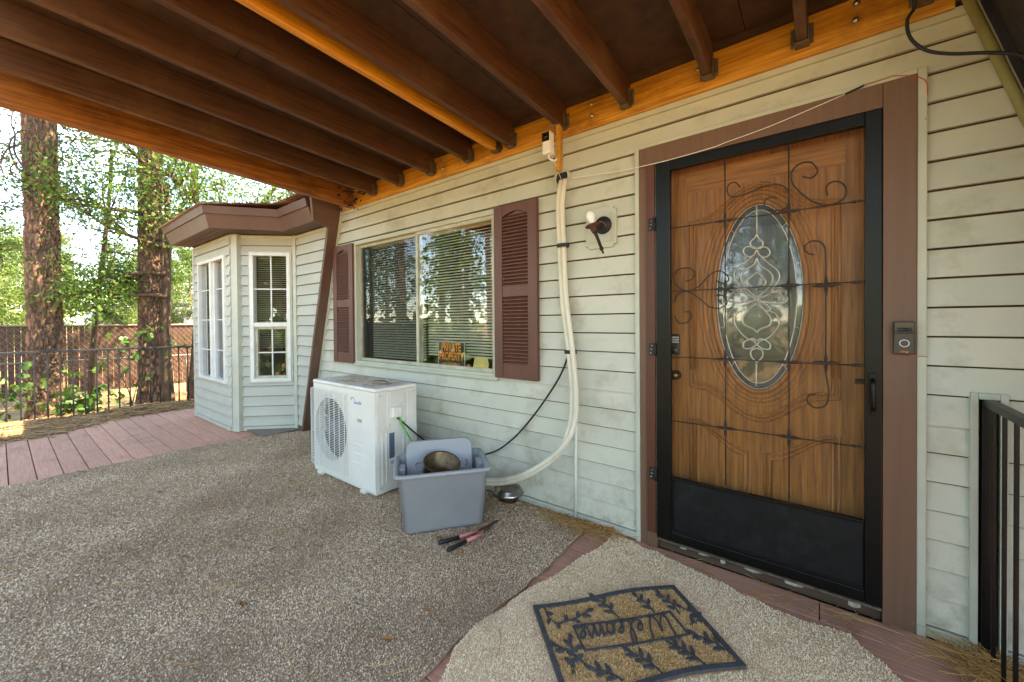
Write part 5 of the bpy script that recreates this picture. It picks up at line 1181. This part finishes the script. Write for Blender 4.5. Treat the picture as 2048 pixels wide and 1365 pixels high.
def branchy(rg, mb, p, d, L_, r, depth, anchors, nseg=5, gravity=-.02, wig=.22):
    pts = [npy(p)]; rad = [r]; d = npy(d)/np.linalg.norm(d)
    for k in range(nseg):
        d = d+rg.normal(0, wig, 3)*.6+npy((0, 0, gravity)); d /= np.linalg.norm(d); pts.append(pts[-1]+d*L_/nseg); rad.append(r*(1-.6*(k+1)/nseg))
        if depth > 0 and k >= 1:
            for _ in range(2 if depth < 3 else 1):
                s = rg.normal(0, 1, 3); s -= d*np.dot(s, d); s /= np.linalg.norm(s); branchy(rg, mb, pts[-1], d*.6+s*.8+npy((0, 0, .1)), L_*rg.uniform(.45, .7), rad[-1]*.65, depth-1, anchors, 4, gravity, wig)
        if depth <= 1: anchors.append(pts[-1]) if rg.random() < .75 else None
    mb.tube(pts, rad, 7 if r > .03 else 4, False)
pines = [((-9.22, -1.83), (78, 225), .185, .168, 11, 'thick leaning ponderosa trunk nearest the left edge, with curly dead twigs'), ((-9.15, -.66), (300, 285), .172, .15, 12, 'second ponderosa trunk, darker, between the left trunk and the bay')]
for (bx, by), (tx_, ty_), r0, r1, sd_, lab in pines:
    t = empty('pine_tree', (bx, by, GZ0), lab, 'tree', 'big pines by the deck'); tp = onX(tx_, ty_, bx)
    k = (9.5-GZ0)/(tp[2]-GZ0); top = (bx, by+(tp[1]-by)*k, 9.5)
    bark_trunk('trunk', (bx, by, GZ0-.05), top, r0, r1, t, sd_, 420)
    rg = np.random.default_rng(sd_); mb = MB(); anc = []
    for k in range(16):
        z = 6.0+3.4*rg.random(); f = (z-GZ0)/(9.5-GZ0); a = rg.uniform(0, 6.28); branchy(rg, mb, (bx, by+(top[1]-by)*f, z), (math.cos(a), math.sin(a), .15), 2.2, .06, 1, anc, 5)
    tag(mb.build('limb', 'twig', t), kind='stuff')
    V = leaf_polys(anc, 26, .28, .16, rg); o = fast_quads('crown', V, 'pine_leaf', rg.random(len(V)), t, 8); o['kind'] = 'stuff'
    if sd_ == 11:
        for pth in ([(58,300),(45,290),(30,292),(14,300),(2,325),(8,350),(25,375)],[(58,345),(40,325),(28,300),(30,270),(22,245),(28,215)],[(60,352),(38,340),(22,310),(20,285),(40,262),(56,263)],[(62,372),(40,360),(24,350),(22,335),(38,325)],[(60,400),(50,385),(48,360),(55,330)],[(118,315),(132,322),(150,330),(165,318)],[(122,395),(130,400),(137,412),(128,424)]):
            MB().tube(smooth_path([onX(x, y, -9.0+.1*math.sin(x)) for x, y in pth], 5), np.linspace(.016, .005, 5*(len(pth)-1)+1).tolist(), 6).build('dead_twig', 'twig', t)
def oak(base, lean, H, r, seed, label, limbs, size=.05, per=11, group='small oaks by the deck', spread=.16):
    rg = np.random.default_rng(seed); t = empty('oak_tree', base, label, 'tree', group); mb = MB(); pts = []; rad = []
    for k in range(9):
        f = k/8; pts.append(npy(base)+npy((lean[0]*f+.06*math.sin(f*5+seed), lean[1]*f+.07*math.sin(f*4+seed*2), H*f))); rad.append(r*(1-.55*f))
    mb.tube(pts, rad, 10, False); mb.build('trunk', 'oak_bark', t); lm = MB(); anc = []
    for (f, dx, dy, dz, L_) in limbs:
        p = npy(base)+npy((lean[0]*f, lean[1]*f, H*f)); branchy(rg, lm, p, (dx, dy, dz), L_, r*.45, 2, anc, 5, -.02, .2)
    tag(lm.build('limb', 'oak_bark', t), kind='stuff')
    V = leaf_polys(anc, per, spread, size, rg); o = fast_quads('crown', V, 'oak_leaf', rg.random(len(V)), t, 8); o['kind'] = 'stuff'
    return t
oak((-8.85, -.42, GZ0), (-.15, -.1, 0), 3.9, .085, 21, 'slim oak trunk just left of the bay, leaning on the darker pine', [(.6, -.3, -.9, .25, .8), (.72, .1, -.8, .3, 1.2), (.85, -.2, -1, .2, 1.1), (.8, .5, .3, .4, 1.0), (1, 0, -.5, 1, 1.2), (.5, -.2, -.8, .1, .9)])
oak((-8.75, -.22, GZ0), (.1, .15, 0), 4.2, .07, 22, 'slim oak trunk touching the left side of the bay', [(.62, .4, .5, .3, 1.3), (.75, .2, .7, .25, 1.4), (.85, .4, -.3, .3, 1.2), (1, .2, .4, 1, 1.2), (.7, .6, .4, .1, 1.2)])
pb = onX(410, 390, -8.6)
oak((-8.9, .75, GZ0), (.2, .1, 0), 3.6, .10, 23, 'oak with crooked limbs spreading above the bay roof', [(.72, .5, .9, .15, 1.9), (.8, .9, .5, .1, 1.7), (.9, .3, 1, .3, 1.6), (.85, .2, -.8, .3, 1.3), (1, .3, .5, .8, 1.4), (.78, .8, .2, .25, 1.5)])
oak((-9.9, -1.25, GZ0), (-.1, .2, 0), 4.6, .05, 24, 'thin leafy oak between the two big pine trunks', [(.6, -.1, .8, .1, .8), (.74, -.1, .9, .2, 1.2), (.85, -.2, .6, .2, 1.0), (.9, -.1, .8, .3, 1.1)], per=6)
oak((-9.6, -2.75, GZ0), (0, .2, 0), 4.4, .05, 25, 'leafy oak twigs reaching in at the left edge', [(.6, -.4, .3, .1, .6), (.75, -.4, .4, .2, .7), (.9, -.5, .2, .3, .8)], per=3)
def sapling(base, H, seed, label, n=9):
    rg = np.random.default_rng(seed); t = empty('oak_sapling', base, label, 'plant'); mb = MB(); anc = []
    for k in range(n): a = rg.uniform(0, 6.28); branchy(rg, mb, base, (math.cos(a)*.5, math.sin(a)*.5, 1), H*rg.uniform(.6, 1), .009, 1, anc, 5, -.02, .25)
    mb.build('stem', 'twig', t); V = leaf_polys(anc, 2, .06, .12, rg, .0); o = fast_quads('leaves', V, 'bush_leaf', rg.random(len(V)), t, 8); o['kind'] = 'stuff'
sapling((-8.5, -2.28, GZ0), .95, 31, 'bright green oak sapling behind the railing at the left edge', 3)
sapling((-8.55, -1.85, GZ0), .6, 32, 'low green sapling in front of the nearest pine trunk', 2)
sapling((-9.0, -.95, GZ0), 1.6, 33, 'green sapling rising beside the darker pine trunk', 2)
# pines beyond the fence: three kinds, copied
def far_pine(seed, H, R_, c):
    rg = np.random.default_rng(seed); tr_ = MB(); tr_.tube([(0, 0, -.2), (rg.normal(0, .1), rg.normal(0, .1), H*.5), (0, 0, H)], [.15, .11, .02], 7, False); anc = []; lm = MB()
    for k in range(70):
        f = .12+.86*rg.random(); z = H*f; a = rg.uniform(0, 6.28); l_ = R_*(1-f)**.6*rg.uniform(.5, 1.1)+.2; e_ = npy((math.cos(a)*l_, math.sin(a)*l_, z+.15*l_)); lm.tube([(0, 0, z), e_], [.025, .006], 3, False)
        for q in np.linspace(.35, 1, 5): anc.append(npy((0, 0, z))*(1-q)+e_*q)
    A = np.repeat(np.array(anc), 34, 0); n = len(A); C = A+rg.normal(0, .17, (n, 3)); d = rg.normal(0, 1, (n, 3)); d[:, 2] += .5; d /= np.linalg.norm(d, axis=1)[:, None]; e = np.cross(d, rg.normal(0, 1, (n, 3))); e /= np.linalg.norm(e, axis=1)[:, None]
    s = rg.uniform(.10, .2, n)[:, None]; V = np.stack([C-e*s*.10, C+d*s*.5-e*s*.16, C+d*s, C+d*s*.5+e*s*.16], 1)
    root = empty('far_pine', (0, 0, 0)); a_ = tr_.build('trunk', 'oak_bark', root); b_ = tag(lm.build('limb', 'twig', root), kind='stuff'); c_ = fast_quads('crown', V, 'pine_leaf', rg.random(n), root); c_['kind'] = 'stuff'
    return root
spots = [(-15.5,-2.9,0,.75),(-16.5,-1.2,1,.62),(-15.2,.1,2,.52),(-17.5,1.4,0,.62),(-16,2.6,1,.7),(-19,-4.4,2,1.0),(-21,-2.2,0,.85),(-22,.6,1,.72),(-24,3.4,2,.9),(-20,5.2,0,1.0),(-28,-6,1,1.3),(-30,-1.5,2,1.1),(-32,3,0,1.0),(-29,7.5,1,1.3),(-36,-9,2,1.5),(-40,0,0,1.3),(-42,6,1,1.5),(-36,12,2,1.4),(-17,8,0,1.1),(-19,-8,1,1.1)]
protos = [far_pine(41, 7.0, 1.9, 0), far_pine(42, 7.6, 2.1, 0), far_pine(43, 6.4, 2.0, 0)]; used = [False]*3
for i, (x, y, k, s) in enumerate(spots):
    pr = protos[k]
    if not used[k]: t = pr; used[k] = True
    else:
        t = pr.copy(); col.objects.link(t)
        for ch in pr.children: c = ch.copy(); col.objects.link(c); c.parent = t
    t.location = (x, y, GZ0); t.scale = (s*.8, s*.8, s*.84*random.uniform(.9, 1.15)); t.rotation_euler = (0, 0, random.uniform(0, 6.28))
    tag(t, 'yellow-green pine among the trees beyond the brown fence', 'tree', 'pines beyond the fence')
# travel trailer behind the fence
rv = empty('travel_trailer', (-21, .6, GZ0), 'grey and black travel trailer parked behind the brown fence', 'trailer')
a, b = onX(184, 612, -20), onX(390, 612, -20); zt = a[2]
pr_ = [(a[1], .1), (a[1], zt-.35), (a[1]+.18, zt-.08), (a[1]+.4, zt), (b[1]+2.5, zt), (b[1]+2.5, .1)]
MB().prism([(-20, y, z) for y, z in pr_], (-2.4, 0, 0)).build('body', 'rv_grey', rv, bevel=.05)
MB().prism([(-19.98, y, z) for y, z in [(a[1]+.0, .5), (a[1]+.02, zt-.4), (a[1]+.2, zt-.14), (a[1]+1.0, zt-.14), (a[1]+1.2, .5)]], (.02, 0, 0)).build('front_cap', 'rv_black', rv)
MB().tube([(-19.85, a[1]-.02, zt-.05), (-19.85, a[1]+1.5, zt-.05)], .09, 10).build('awning_roll', 'rv_black', rv); MB().box((-21.6, a[1]+2.0, zt), (-20.8, a[1]+2.9, zt+.25)).build('roof_unit', 'rv_black', rv, bevel=.05)
for k in range(2): MB().box((-19.99, a[1]+1.7+k*1.3, zt-.95), (-19.96, a[1]+2.5+k*1.3, zt-.4)).build('window', 'rv_black', rv, bevel=.02)
for k in range(2): MB().lathe([(0, -.1), (.33, -.1), (.36, 0), (.33, .1), (0, .1)], (-20.1, a[1]+2.4+.8*k, .16), (1, 0, 0), 18).build('wheel', 'rubber', rv)
MB().box((-20.5, a[1]+.2, GZ0), (-20.4, a[1]+.3, .2)).build('jack', 'galv', rv)
# woodland across the yard behind the photographer (seen in the window glass)
rg = np.random.default_rng(77); wm = MB(); anc = []
for k in range(34):
    x, y = rg.uniform(-30, 8), rg.uniform(-20, -9.5); H_ = rg.uniform(6, 12); wm.tube([(x, y, GZ0-.1), (x+rg.normal(0, .2), y, H_*.6), (x, y, H_)], [.2, .14, .03], 6, False)
    for j in range(60):
        f = rg.uniform(.25, 1); a = rg.uniform(0, 6.28); l_ = 2.2*(1.05-f)*rg.random()**.5+.2; anc.append((x+math.cos(a)*l_, y+math.sin(a)*l_, H_*f))
for k in range(420): x = rg.uniform(-24, 4); anc.append((x, rg.uniform(-6.6, -5.6), GZ0+rg.uniform(.1, 1.5)))  # low hedge added to block bright ground from the window reflection
wo = wm.build('woodland', 'oak_bark'); tag(wo, 'woodland across the yard, seen only as reflections in the glass', 'woodland', kind='stuff')
V = leaf_polys(anc, 14, .3, .26, rg); o = fast_quads('woodland_leaves', V, 'bush_leaf', rg.random(len(V)), wo, 8); o['kind'] = 'stuff'
